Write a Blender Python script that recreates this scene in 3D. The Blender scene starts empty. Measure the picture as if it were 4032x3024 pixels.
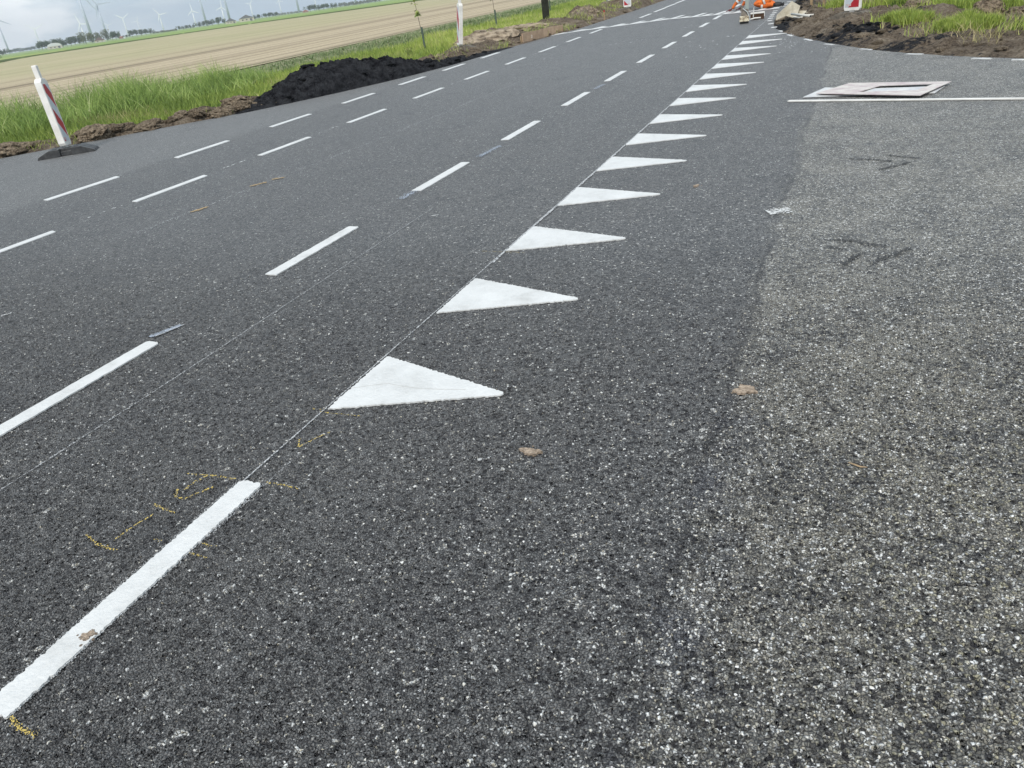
import bpy, bmesh, math, random
import numpy as np
from mathutils import Vector, Matrix
R = math.radians
C = bpy.context.scene.collection
sc = bpy.context.scene

# ------------------------------------------------------------------ camera, sky, sun, exposure
cam = bpy.data.cameras.new('camera'); co = bpy.data.objects.new('camera', cam); C.objects.link(co)
cam.sensor_width = 36; cam.lens = 26.607; cam.clip_start = 0.05; cam.clip_end = 30000
m = Matrix(((0.9194178, -0.07469643, 0.38612349, 0), (0.3730854, 0.47624098, -0.79624231, 0),
            (-0.12441137, 0.87613639, 0.46573258, 1.5), (0, 0, 0, 1)))
co.matrix_world = m
sc.camera = co
SUN_EL, SUN_AZ = R(50), R(168)          # azimuth measured clockwise from +Y (behind the camera, a little right)
w = bpy.data.worlds.new('World'); sc.world = w; w.use_nodes = True
nt = w.node_tree; nt.nodes.clear()
def N(nt, t, **k):
    n = nt.nodes.new(t)
    for a, b in k.items():
        if a.startswith('i_'):
            key = a[2:]; key = int(key) if key.isdigit() else key
            n.inputs[key].default_value = b
        else: setattr(n, a, b)
    return n
def L(nt, a, b): nt.links.new(a, b)
def ramp(nt, fac, pts, interp='LINEAR'):
    r = nt.nodes.new('ShaderNodeValToRGB'); r.color_ramp.interpolation = interp
    e = r.color_ramp.elements
    while len(e) < len(pts): e.new(0.5)
    for i, (p, c) in enumerate(pts):
        e[i].position = p; e[i].color = (c[0], c[1], c[2], 1) if not isinstance(c, (int, float)) else (c, c, c, 1)
    L(nt, fac, r.inputs[0]); return r.outputs[0]
def mathn(nt, op, a, b=None, c=None, clamp=False):
    n = nt.nodes.new('ShaderNodeMath'); n.operation = op; n.use_clamp = clamp
    for i, v in enumerate((a, b, c)):
        if v is None: continue
        if isinstance(v, (int, float)): n.inputs[i].default_value = v
        else: L(nt, v, n.inputs[i])
    return n.outputs[0]
def mix(nt, fac, a, b, bt='MIX'):
    n = nt.nodes.new('ShaderNodeMix'); n.data_type = 'RGBA'; n.blend_type = bt
    for i, v in ((0, fac), (6, a), (7, b)):
        if isinstance(v, (int, float)): n.inputs[i].default_value = v
        elif isinstance(v, tuple): n.inputs[i].default_value = (v[0], v[1], v[2], 1)
        else: L(nt, v, n.inputs[i])
    return n.outputs[2]
sky = N(nt, 'ShaderNodeTexSky'); sky.sky_type = 'NISHITA'; sky.sun_disc = False
sky.sun_elevation = SUN_EL; sky.sun_rotation = SUN_AZ; sky.dust_density = 2.0
tc = N(nt, 'ShaderNodeTexCoord')
mp = N(nt, 'ShaderNodeMapping'); mp.inputs['Scale'].default_value = (1.3, 1.3, 5.0); L(nt, tc.outputs['Generated'], mp.inputs[0])
n1 = N(nt, 'ShaderNodeTexNoise', i_Scale=2.6, i_Detail=7.0, i_Roughness=0.52, i_Distortion=0.25); L(nt, mp.outputs[0], n1.inputs['Vector'])
cloud = ramp(nt, n1.outputs[0], [(0.32, (4.0, 5.5, 6.9)), (0.48, (5.3, 6.6, 7.7)), (0.58, (7.6, 8.4, 8.9)), (0.70, (10.0, 10.4, 10.6))])
def cloudbank(base, d, k0, k1, st, col):      # a bright cloud bank standing in one direction
    dp = N(nt, 'ShaderNodeVectorMath', operation='DOT_PRODUCT'); L(nt, tc.outputs['Generated'], dp.inputs[0]); dp.inputs[1].default_value = Vector(d).normalized()
    f = mathn(nt, 'ADD', dp.outputs['Value'], mathn(nt, 'MULTIPLY', mathn(nt, 'SUBTRACT', n1.outputs[0], 0.5), 0.012))
    return mix(nt, mathn(nt, 'MULTIPLY', ramp(nt, mathn(nt, 'DIVIDE', mathn(nt, 'SUBTRACT', f, k0), k1 - k0), [(0.0, 0.0), (1.0, 1.0)]), st), base, col)
cloud = cloudbank(cloud, (-0.775, 0.625, 0.066), 0.9990, 0.99995, 0.75, (11.6, 11.9, 12.0))
cloud = cloudbank(cloud, (-0.805, 0.590, 0.040), 0.9997, 0.99999, 0.6, (11.0, 11.3, 11.5))
skm = mix(nt, 0.86, sky.outputs[0], cloud)
bg = N(nt, 'ShaderNodeBackground', i_Strength=0.097); L(nt, skm, bg.inputs[0])
wo = N(nt, 'ShaderNodeOutputWorld'); L(nt, bg.outputs[0], wo.inputs[0])
sl = bpy.data.lights.new('sun', 'SUN'); sl.energy = 2.5; sl.angle = R(12); sl.color = (1, 0.955, 0.89)
so = bpy.data.objects.new('sun', sl); C.objects.link(so)
sd = Vector((math.sin(SUN_AZ) * math.cos(SUN_EL), math.cos(SUN_AZ) * math.cos(SUN_EL), math.sin(SUN_EL)))
so.rotation_euler = sd.to_track_quat('Z', 'Y').to_euler(); so.location = (0, 0, 20)
sc.view_settings.view_transform = 'Standard'; sc.view_settings.look = 'None'
sc.view_settings.exposure = 0.30; sc.view_settings.gamma = 1.0
sc.render.engine = 'CYCLES'

# ------------------------------------------------------------------ helpers
def tag(o, label=None, cat=None, group=None, kind=None):
    if label: o['label'] = label
    if cat: o['category'] = cat
    if group: o['group'] = group
    if kind: o['kind'] = kind
    return o
def empty(name, loc=(0, 0, 0), rz=0, label=None, cat=None, group=None):
    o = bpy.data.objects.new(name, None); C.objects.link(o); o.empty_display_size = 0.1
    o.location = loc; o.rotation_euler = (0, 0, rz)
    return tag(o, label, cat, group)
def meshobj(name, v, f, mat, parent=None, smooth=False, attrs=None):
    me = bpy.data.meshes.new(name)
    v = np.asarray(v, dtype=np.float32)
    if isinstance(f, np.ndarray):
        k = f.shape[1]; me.vertices.add(len(v)); me.vertices.foreach_set('co', v.ravel())
        me.loops.add(f.size); me.loops.foreach_set('vertex_index', f.astype(np.int32).ravel())
        me.polygons.add(len(f)); me.polygons.foreach_set('loop_start', (np.arange(len(f)) * k).astype(np.int32))
        try: me.polygons.foreach_set('loop_total', np.full(len(f), k, dtype=np.int32))
        except Exception: pass
        me.update(calc_edges=True)
    else:
        me.from_pydata([tuple(map(float, p)) for p in v], [], f); me.update()
    me.polygons.foreach_set('use_smooth', np.full(len(me.polygons), bool(smooth)))
    if attrs:
        for k, a in attrs.items():
            at = me.attributes.new(k, 'FLOAT', 'POINT'); at.data.foreach_set('value', np.asarray(a, dtype=np.float32))
    if mat: me.materials.append(mat)
    o = bpy.data.objects.new(name, me); C.objects.link(o)
    if parent: o.parent = parent
    return o
class MB:
    def __init__(s): s.v = []; s.f = []
    def add(s, v, f):
        b = len(s.v); s.v += [tuple(p) for p in v]; s.f += [tuple(b + i for i in q) for q in f]; return s
    def box(s, c, d, rz=0, M=None, taper=1.0):
        x, y, z = d[0] / 2, d[1] / 2, d[2] / 2
        P = [(-x, -y, -z), (x, -y, -z), (x, y, -z), (-x, y, -z), (-x * taper, -y * taper, z), (x * taper, -y * taper, z), (x * taper, y * taper, z), (-x * taper, y * taper, z)]
        T = Matrix.Translation(c) @ (M if M is not None else Matrix.Rotation(rz, 4, 'Z'))
        return s.add([T @ Vector(p) for p in P], [(3, 2, 1, 0), (4, 5, 6, 7), (0, 1, 5, 4), (1, 2, 6, 5), (2, 3, 7, 6), (3, 0, 4, 7)])
    def tube(s, pts, r, n=8, caps=True):
        pts = [Vector(p) for p in pts]; rr = r if isinstance(r, (list, tuple)) else [r] * len(pts)
        rings = []
        for i, p in enumerate(pts):
            t = (pts[min(i + 1, len(pts) - 1)] - pts[max(i - 1, 0)]).normalized()
            a = t.cross(Vector((0, 0, 1))) if abs(t.z) < 0.95 else t.cross(Vector((1, 0, 0)))
            a.normalize(); b = t.cross(a)
            rings.append([p + (a * math.cos(2 * math.pi * k / n) + b * math.sin(2 * math.pi * k / n)) * rr[i] for k in range(n)])
        v = [q for g in rings for q in g]; f = []
        for i in range(len(pts) - 1):
            for k in range(n):
                k2 = (k + 1) % n; f.append((i * n + k, i * n + k2, (i + 1) * n + k2, (i + 1) * n + k))
        if caps: f.append(tuple(range(n - 1, -1, -1))); f.append(tuple((len(pts) - 1) * n + k for k in range(n)))
        return s.add(v, f)
    def prism(s, poly, z0, z1, M=None):
        n = len(poly); v = [Vector((p[0], p[1], z0)) for p in poly] + [Vector((p[0], p[1], z1)) for p in poly]
        if M is not None: v = [M @ q for q in v]
        return s.add(v, [tuple(range(n - 1, -1, -1)), tuple(range(n, 2 * n))] + [(i, (i + 1) % n, (i + 1) % n + n, i + n) for i in range(n)])
    def build(s, name, mat, parent=None, smooth=False, bevel=0):
        o = meshobj(name, s.v, s.f, mat, parent, smooth)
        if bevel:
            b = o.modifiers.new('bevel', 'BEVEL'); b.width = bevel; b.segments = 2; b.limit_method = 'ANGLE'
        return o
def bb(name, mat, parent, c, d, rz=0, bevel=0.0, M=None, taper=1.0):
    return MB().box(c, d, rz, M, taper).build(name, mat, parent, bevel=bevel)

rng = np.random.default_rng(7); random.seed(7)
def hsh(ix, iy, s=0):
    n = (ix.astype(np.int64) * 374761393 + iy.astype(np.int64) * 668265263 + s * 1442695041) & 0x7fffffff
    n = ((n ^ (n >> 13)) * 1274126177) & 0x7fffffff
    return ((n ^ (n >> 16)) & 0xffff) / 65535.0
def vnoise(x, y, s=0):
    x = np.asarray(x, float); y = np.asarray(y, float)
    ix = np.floor(x); iy = np.floor(y); fx = x - ix; fy = y - iy
    fx = fx * fx * (3 - 2 * fx); fy = fy * fy * (3 - 2 * fy); ix = ix.astype(np.int64); iy = iy.astype(np.int64)
    return (hsh(ix, iy, s) * (1 - fx) + hsh(ix + 1, iy, s) * fx) * (1 - fy) + (hsh(ix, iy + 1, s) * (1 - fx) + hsh(ix + 1, iy + 1, s) * fx) * fy
def fbm(x, y, o=4, s=0, g=0.5):
    a = 1.0; t = 0; n = 0; x = np.asarray(x, float); y = np.asarray(y, float)
    for i in range(o):
        t = t + a * vnoise(x, y, s + i * 17); n += a; a *= g; x = x * 2.03 + 3.1; y = y * 2.03 + 1.7
    return t / n
def ridge(x, y, o=4, s=0):
    a = 1.0; t = 0; n = 0; x = np.asarray(x, float); y = np.asarray(y, float)
    for i in range(o):
        t = t + a * (1 - np.abs(2 * vnoise(x, y, s + i * 13) - 1)); n += a; a *= 0.55; x = x * 2.1 + 5.3; y = y * 2.1 + 2.9
    return t / n
def sst(a, b, x): t = np.clip((np.asarray(x, float) - a) / (b - a), 0, 1); return t * t * (3 - 2 * t)

# ------------------------------------------------------------------ materials
def mat(name, col, rough=0.6, spec=0.4, metal=0.0, var=0.0, vscale=8.0, bump=0.0, bscale=60.0, col2=None, trans=0.0):
    m = bpy.data.materials.new(name); m.use_nodes = True; nt = m.node_tree; b = nt.nodes['Principled BSDF']
    b.inputs['Roughness'].default_value = rough; b.inputs['Specular IOR Level'].default_value = spec; b.inputs['Metallic'].default_value = metal
    tc = N(nt, 'ShaderNodeTexCoord')
    if var or col2:
        n = N(nt, 'ShaderNodeTexNoise', i_Scale=vscale, i_Detail=6.0, i_Roughness=0.65); L(nt, tc.outputs['Object'], n.inputs['Vector'])
        c2 = col2 or tuple(c * (1 - var) for c in col)
        L(nt, ramp(nt, n.outputs[0], [(0.35, c2), (0.62, col)]), b.inputs['Base Color'])
    else: b.inputs['Base Color'].default_value = (*col, 1)
    if bump:
        n2 = N(nt, 'ShaderNodeTexNoise', i_Scale=bscale, i_Detail=5.0); L(nt, tc.outputs['Object'], n2.inputs['Vector'])
        bp = N(nt, 'ShaderNodeBump', i_Strength=bump, i_Distance=0.02 if bump < .9 else 0.07); L(nt, n2.outputs[0], bp.inputs['Height']); L(nt, bp.outputs[0], b.inputs['Normal'])
    if trans: b.inputs['Transmission Weight'].default_value = trans
    return m
M = {}
M['white_plastic'] = mat('white_plastic', (0.78, 0.76, 0.72), 0.45, 0.4, var=0.14, vscale=5, col2=(0.62, 0.60, 0.56))
M['rubber'] = mat('dusty_rubber', (0.060, 0.060, 0.060), 0.5, 0.5, col2=(0.022, 0.022, 0.024), vscale=12, bump=0.2)
M['rubber_dusty'] = mat('sandy_rubber', (0.20, 0.175, 0.14), 0.9, 0.2, col2=(0.09, 0.08, 0.07), vscale=14, bump=0.2)
M['wood'] = mat('raw_timber', (0.42, 0.30, 0.18), 0.8, 0.2, var=0.35, vscale=9, bump=0.2)
M['wood_brown'] = mat('brown_timber', (0.50, 0.36, 0.25), 0.8, 0.2, col2=(0.36, 0.25, 0.17), vscale=6, bump=0.3)
M['dark_post'] = mat('dark_plank', (0.035, 0.038, 0.028), 0.85, 0.2, col2=(0.018, 0.02, 0.014), vscale=9, bump=0.2)
M['galv'] = mat('galvanised', (0.5, 0.52, 0.52), 0.5, 0.4, 0.4, var=0.2)
M['red'] = mat('red_film', (0.42, 0.022, 0.03), 0.4)
M['pvc'] = mat('grey_pvc', (0.62, 0.60, 0.55), 0.5, var=0.2)
M['panel'] = mat('dirty_sheet', (0.58, 0.53, 0.43), 0.7, 0.3, col2=(0.42, 0.37, 0.28), vscale=7)
M['black'] = mat('black_plastic', (0.02, 0.02, 0.02), 0.6)
M['tower'] = mat('turbine_white', (0.90, 0.91, 0.92), 0.5)
M['tower_grey'] = mat('turbine_grey', (0.48, 0.53, 0.62), 0.5)  # nearer turbines under cloud: their shade is painted into the colour
M['skin'] = mat('skin', (0.5, 0.3, 0.22), 0.6)
M['glove'] = mat('dark_red_glove', (0.10, 0.025, 0.03), 0.8)
M['hivis'] = mat('orange_workwear', (0.80, 0.19, 0.04), 0.85, 0.15, col2=(0.42, 0.10, 0.03), vscale=9, bump=0.5, bscale=14)
M['reflect'] = mat('reflective_tape', (0.60, 0.60, 0.57), 0.4, var=0.2)
M['boot'] = mat('black_boot', (0.02, 0.02, 0.02), 0.6)
M['hair'] = mat('hair', (0.05, 0.03, 0.02), 0.8)
M['brick'] = mat('brick_wall', (0.34, 0.20, 0.15), 0.9, var=0.2, vscale=1)
M['redroof'] = mat('red_roof', (0.42, 0.13, 0.08), 0.9)
M['greyroof'] = mat('grey_roof', (0.14, 0.14, 0.15), 0.8)
M['paleroof'] = mat('pale_roof', (0.60, 0.61, 0.60), 0.7)
M['palewall'] = mat('pale_wall', (0.50, 0.46, 0.38), 0.9)
M['brownroof'] = mat('brown_roof', (0.16, 0.11, 0.10), 0.9)
M['glass'] = mat('window_glass', (0.03, 0.04, 0.05), 0.1)
M['bark'] = mat('bark', (0.10, 0.08, 0.06), 0.9)
M['bristle'] = mat('brown_bristle', (0.12, 0.07, 0.045), 0.95, 0.1, col2=(0.05, 0.03, 0.02), vscale=60, bump=0.8, bscale=200)
M['hopper'] = mat('paint_crusted_steel', (0.25, 0.22, 0.18), 0.7, 0.4, col2=(0.06, 0.045, 0.04), vscale=18)
M['tan_box'] = mat('paint_smeared_box', (0.72, 0.66, 0.50), 0.7, 0.3, col2=(0.12, 0.07, 0.04), vscale=14)
M['greygreen'] = mat('grey_shaft', (0.30, 0.33, 0.30), 0.6)

def asphalt(relief=False):
    m = bpy.data.materials.new('asphalt_relief' if relief else 'asphalt'); m.use_nodes = True; nt = m.node_tree; b = nt.nodes['Principled BSDF']
    tc = N(nt, 'ShaderNodeTexCoord'); P = tc.outputs['Object']
    sx = N(nt, 'ShaderNodeSeparateXYZ'); L(nt, P, sx.inputs[0]); X, Y = sx.outputs[0], sx.outputs[1]
    wn = N(nt, 'ShaderNodeTexNoise', i_Scale=120.0, i_Detail=3.0); L(nt, P, wn.inputs['Vector'])
    wv = N(nt, 'ShaderNodeVectorMath', operation='MULTIPLY_ADD'); L(nt, wn.outputs['Color'], wv.inputs[0]); wv.inputs[1].default_value = (0.010, 0.010, 0.0); L(nt, P, wv.inputs[2])
    def vor(scale, feat='F1'):
        v = N(nt, 'ShaderNodeTexVoronoi', voronoi_dimensions='2D', feature=feat, i_Scale=scale); L(nt, wv.outputs[0], v.inputs['Vector']); return v
    def noise(scale, det=4.0, rough=0.6, vec=None, dist=0.0):
        n = N(nt, 'ShaderNodeTexNoise', i_Scale=scale, i_Detail=det, i_Roughness=rough, i_Distortion=dist); L(nt, vec or P, n.inputs['Vector']); return n.outputs[0]
    def smooth(v, a, c):
        n = N(nt, 'ShaderNodeMapRange', interpolation_type='SMOOTHSTEP'); L(nt, v, n.inputs[0]); n.inputs[1].default_value = a; n.inputs[2].default_value = c; return n.outputs[0]
    MU = lambda a, c: mathn(nt, 'MULTIPLY', a, c)
    AD = lambda a, c: mathn(nt, 'ADD', a, c)
    v1 = vor(116.0); ve = vor(116.0, 'DISTANCE_TO_EDGE'); v2 = vor(235.0); v3 = vor(62.0)
    def sep(v):
        q = N(nt, 'ShaderNodeSeparateColor'); L(nt, v.outputs['Color'], q.inputs[0]); return q.outputs
    s1, s2, s3 = sep(v1), sep(v2), sep(v3)
    big = noise(0.5, 5, 0.6); mid = noise(2.6, 6, 0.65); sm = noise(16.0, 5, 0.65); fine = noise(48.0, 3, 0.6)
    xw = AD(X, MU(AD(noise(0.9, 5, 0.7), -0.5), 0.22))
    old = smooth(AD(xw, MU(AD(sm, -0.5), 0.10)), -0.44, -0.30)          # older, dustier paving right of the joint
    side = smooth(X, -2.0, 0.1)
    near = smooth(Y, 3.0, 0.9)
    clump = AD(MU(AD(mid, -0.5), 1.6), MU(AD(sm, -0.5), 2.2))
    amt = AD(AD(MU(side, 0.014), 0.007), AD(MU(old, 0.055), MU(MU(near, side), 0.055)))
    amt = MU(MU(amt, 0.62), mathn(nt, 'MAXIMUM', AD(MU(clump, 1.5), 1.0), 0.05))
    pale = smooth(AD(s1[0], amt), 0.985, 1.0)
    pale2 = smooth(AD(s2[0], MU(amt, 1.35)), 0.985, 1.0)
    pale3 = smooth(AD(s3[0], MU(amt, 0.16)), 0.992, 1.0)
    dark = ramp(nt, s1[1], [(0.0, (0.085, 0.084, 0.085)), (0.5, (0.138, 0.137, 0.137)), (1.0, (0.21, 0.208, 0.203))])
    oldc = ramp(nt, s1[1], [(0.0, (0.050, 0.050, 0.052)), (0.35, (0.12, 0.118, 0.113)), (0.75, (0.23, 0.22, 0.19)), (1.0, (0.38, 0.35, 0.28))])
    base = mix(nt, old, dark, oldc)
    # smaller stones between the big ones and broader tone clumps keep the grain alive further off
    base = mix(nt, 0.35, base, ramp(nt, s2[1], [(0.0, (0.03, 0.03, 0.032)), (0.6, (0.12, 0.12, 0.12)), (1.0, (0.27, 0.265, 0.255))]))
    gr = AD(MU(AD(s3[1], -0.5), 0.55), AD(MU(AD(fine, -0.5), 0.9), AD(MU(AD(sm, -0.5), 0.8), AD(MU(AD(noise(28.0, 4, 0.7), -0.5), MU(smooth(Y, 1.5, 5.0), 2.3)), MU(AD(noise(11.0, 5, 0.75), -0.5), MU(smooth(Y, 4.0, 10.0), 1.7))))))
    hs = N(nt, 'ShaderNodeHueSaturation'); L(nt, AD(gr, 1.0), hs.inputs['Value']); L(nt, base, hs.inputs['Color']); base = hs.outputs[0]
    # fine dust lying in patches, sandy on the older part, lengthwise drifts in the lanes
    mpd = N(nt, 'ShaderNodeMapping'); mpd.inputs['Scale'].default_value = (1.6, 0.12, 1); L(nt, P, mpd.inputs[0])
    lane = noise(1.0, 5, 0.6, mpd.outputs[0])
    dpat = ramp(nt, AD(MU(big, 0.35), AD(MU(mid, 0.4), MU(sm, 0.25))), [(0.46, 0.0), (0.58, 1.0)])
    base = mix(nt, MU(dpat, AD(MU(old, 0.62), 0.06)), base, (0.30, 0.28, 0.235))
    base = mix(nt, MU(old, MU(smooth(Y, 1.5, 4.0), 0.13)), base, (0.32, 0.31, 0.28))
    base = mix(nt, MU(MU(ramp(nt, noise(6.0, 6, 0.7, dist=0.4), [(0.56, 0.0), (0.66, 1.0)]), AD(MU(side, 0.30), 0.0)), ramp(nt, noise(1.1, 3), [(0.45, 0.0), (0.6, 1.0)])), base, (0.34, 0.345, 0.35))
    base = mix(nt, MU(ramp(nt, lane, [(0.45, 0.0), (0.68, 1.0)]), 0.14), base, (0.24, 0.24, 0.235))
    base = mix(nt, MU(smooth(Y, 2.5, 16.0), 0.38), base, (0.27, 0.27, 0.267))  # paler with distance: the road's grazing sheen painted into the colour
    # smooth bitumen-rich spots, and the bluish smooth band along the joint
    base = mix(nt, MU(ramp(nt, noise(2.3, 5, 0.7, dist=0.6), [(0.56, 0.0), (0.68, 1.0)]), AD(MU(old, 0.22), 0.38)), base, (0.055, 0.057, 0.062))
    jb = MU(MU(smooth(xw, -0.43, -0.36), smooth(xw, -0.16, -0.30)), MU(smooth(Y, 2.9, 2.2), ramp(nt, noise(4.0, 4), [(0.42, 0.0), (0.58, 1.0)])))
    base = mix(nt, MU(jb, 0.65), base, (0.105, 0.110, 0.130))
    sh = smooth(AD(MU(mid, 0.25), X), -8.05, -8.35)
    base = mix(nt, MU(sh, 0.34), base, (0.30, 0.30, 0.295))
    # pale aggregate
    palec = ramp(nt, s2[2], [(0.0, (0.46, 0.47, 0.47)), (0.5, (0.80, 0.80, 0.78)), (0.75, (0.48, 0.43, 0.32)), (1.0, (0.9, 0.9, 0.9))])
    base = mix(nt, pale, base, palec); base = mix(nt, pale2, base, palec); base = mix(nt, MU(pale3, 0.8), base, palec)
    yel = MU(smooth(s1[2], 0.86, 0.95), MU(smooth(X, -0.3, 0.5), smooth(Y, 4.0, 1.2)))
    base = mix(nt, MU(yel, 0.7), base, (0.40, 0.37, 0.25))
    # black voids between the stones: bitumen, plus gap shade painted into the colour
    gap = ramp(nt, ve.outputs['Distance'], [(0.03, 1.0), (0.17, 0.0)])
    pit = smooth(AD(s1[2], MU(AD(fine, -0.5), 0.5)), 0.26, 0.10)
    gs = mathn(nt, 'MAXIMUM', MU(gap, 0.78), MU(pit, AD(MU(side, 0.20), 0.62)))
    base = mix(nt, gs, base, (0.010, 0.010, 0.015))
    j = mathn(nt, 'ABSOLUTE', AD(xw, 0.37))
    jl = MU(ramp(nt, j, [(0.0, 1.0), (0.024, 0.0)]), MU(ramp(nt, noise(1.7, 3), [(0.38, 0.1), (0.56, 0.8)]), ramp(nt, fine, [(0.38, 0.3), (0.55, 1.0)])))
    base = mix(nt, jl, base, (0.03, 0.03, 0.034))
    L(nt, base, b.inputs['Base Color'])
    b.inputs['Roughness'].default_value = 0.58; b.inputs['Specular IOR Level'].default_value = 0.45
    dome = mathn(nt, 'MINIMUM', MU(ve.outputs['Distance'], 3.0), 1.0)
    h = AD(AD(dome, MU(s1[1], 1.0)), AD(MU(noise(420.0, 2), 0.35), MU(fine, 1.2)))
    h = mathn(nt, 'SUBTRACT', h, MU(pit, 1.2))
    h0 = h
    if relief:
        h = AD(MU(AD(h, -2.15), smooth(Y, 5.0, 2.2)), 2.15)
        dn = N(nt, 'ShaderNodeDisplacement', i_Midlevel=2.15, i_Scale=0.0038); L(nt, h, dn.inputs['Height']); L(nt, dn.outputs[0], nt.nodes['Material Output'].inputs['Displacement'])
        m.displacement_method = 'BOTH'
    bp = N(nt, 'ShaderNodeBump', i_Strength=0.55, i_Distance=0.0045); L(nt, h0, bp.inputs['Height']); L(nt, bp.outputs[0], b.inputs['Normal'])
    if relief: L(nt, MU(smooth(Y, 2.0, 4.9), 0.55), bp.inputs['Strength'])
    return m
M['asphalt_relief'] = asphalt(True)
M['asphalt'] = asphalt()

def paint():
    m = bpy.data.materials.new('road_paint'); m.use_nodes = True; nt = m.node_tree; b = nt.nodes['Principled BSDF']
    tc = N(nt, 'ShaderNodeTexCoord'); P = tc.outputs['Object']
    n = N(nt, 'ShaderNodeTexNoise', i_Scale=5.0, i_Detail=6.0, i_Roughness=0.7); L(nt, P, n.inputs['Vector'])
    c = ramp(nt, n.outputs[0], [(0.28, (0.50, 0.495, 0.48)), (0.45, (0.60, 0.60, 0.59)), (0.65, (0.67, 0.67, 0.66))])
    n2 = N(nt, 'ShaderNodeTexNoise', i_Scale=45.0, i_Detail=3.0); L(nt, P, n2.inputs['Vector'])
    c = mix(nt, mathn(nt, 'MULTIPLY', ramp(nt, n2.outputs[0], [(0.70, 0.0), (0.76, 1.0)]), 0.35), c, (0.35, 0.34, 0.33))
    L(nt, c, b.inputs['Base Color']); b.inputs['Roughness'].default_value = 0.5
    n3 = N(nt, 'ShaderNodeTexNoise', i_Scale=70.0, i_Detail=4.0); L(nt, P, n3.inputs['Vector'])
    bp = N(nt, 'ShaderNodeBump', i_Strength=0.8, i_Distance=0.005); L(nt, n3.outputs[0], bp.inputs['Height']); L(nt, bp.outputs[0], b.inputs['Normal'])
    return m
M['paint'] = paint()
M['chalk'] = mat('chalk_line', (0.55, 0.56, 0.57), 0.9, 0.1, var=0.3, vscale=80)
M['crayon'] = mat('yellow_crayon', (0.60, 0.45, 0.12), 0.8, 0.2)
M['orange_mark'] = mat('orange_spray', (0.40, 0.29, 0.16), 0.8, 0.2)
M['bluewhite'] = mat('thin_paint_spray', (0.42, 0.47, 0.55), 0.8, 0.2, var=0.3, vscale=60)
M['mud'] = mat('dried_mud', (0.50, 0.40, 0.31), 0.95, 0.1, col2=(0.24, 0.185, 0.14), vscale=75, bump=0.8, bscale=120)
M['skid'] = mat('tyre_scuff', (0.055, 0.055, 0.056), 0.8, 0.2)

def soil():
    m = bpy.data.materials.new('verge_soil'); m.use_nodes = True; nt = m.node_tree; b = nt.nodes['Principled BSDF']
    tc = N(nt, 'ShaderNodeTexCoord'); P = tc.outputs['Object']
    def noise(s, d=6.0, r=0.65): n = N(nt, 'ShaderNodeTexNoise', i_Scale=s, i_Detail=d, i_Roughness=r); L(nt, P, n.inputs['Vector']); return n.outputs[0]
    c = ramp(nt, noise(2.4), [(0.34, (0.05, 0.034, 0.024)), (0.5, (0.15, 0.11, 0.078)), (0.64, (0.34, 0.28, 0.21))])
    c = mix(nt, 0.5, c, ramp(nt, noise(26.0), [(0.40, (0.030, 0.022, 0.016)), (0.60, (0.30, 0.245, 0.185))]))
    ga = N(nt, 'ShaderNodeAttribute', attribute_name='grass'); ka = N(nt, 'ShaderNodeAttribute', attribute_name='black')
    g = ramp(nt, noise(9.0), [(0.3, (0.045, 0.075, 0.016)), (0.7, (0.13, 0.20, 0.035))])
    da = N(nt, 'ShaderNodeAttribute', attribute_name='dull')
    g = mix(nt, da.outputs['Fac'], g, ramp(nt, noise(5.0), [(0.38, (0.14, 0.18, 0.07)), (0.55, (0.26, 0.27, 0.15)), (0.62, (0.44, 0.38, 0.27))]))
    gm = mathn(nt, 'ADD', ga.outputs['Fac'], mathn(nt, 'MULTIPLY', mathn(nt, 'SUBTRACT', noise(5.0), 0.5), 0.9))
    c = mix(nt, ramp(nt, gm, [(0.42, 0.0), (0.60, 1.0)]), c, g)
    kc = ramp(nt, noise(20.0), [(0.38, (0.005, 0.005, 0.007)), (0.66, (0.040, 0.040, 0.044))])
    km = mathn(nt, 'ADD', mathn(nt, 'MULTIPLY', ka.outputs['Fac'], 0.85), mathn(nt, 'MULTIPLY', mathn(nt, 'SUBTRACT', noise(7.0, 8.0, 0.8), 0.5), 2.6))
    c = mix(nt, ramp(nt, km, [(0.48, 0.0), (0.58, 1.0)]), c, kc)
    L(nt, c, b.inputs['Base Color']); b.inputs['Roughness'].default_value = 0.95; b.inputs['Specular IOR Level'].default_value = 0.15
    bp = N(nt, 'ShaderNodeBump', i_Strength=1.0, i_Distance=0.09); L(nt, noise(14.0, 8.0, 0.75), bp.inputs['Height']); L(nt, bp.outputs[0], b.inputs['Normal'])
    return m
M['soil'] = soil()
M['clod'] = mat('dry_clay_soil', (0.40, 0.325, 0.24), 0.95, 0.1, col2=(0.11, 0.08, 0.055), vscale=5, bump=1.0, bscale=9)
M['clod_dark'] = mat('dark_turf_soil', (0.31, 0.245, 0.175), 0.95, 0.1, col2=(0.055, 0.04, 0.028), vscale=5, bump=1.0, bscale=9)
M['millings'] = mat('asphalt_millings', (0.032, 0.033, 0.037), 0.9, 0.15, col2=(0.004, 0.004, 0.006), vscale=7, bump=1.0, bscale=30)

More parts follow.
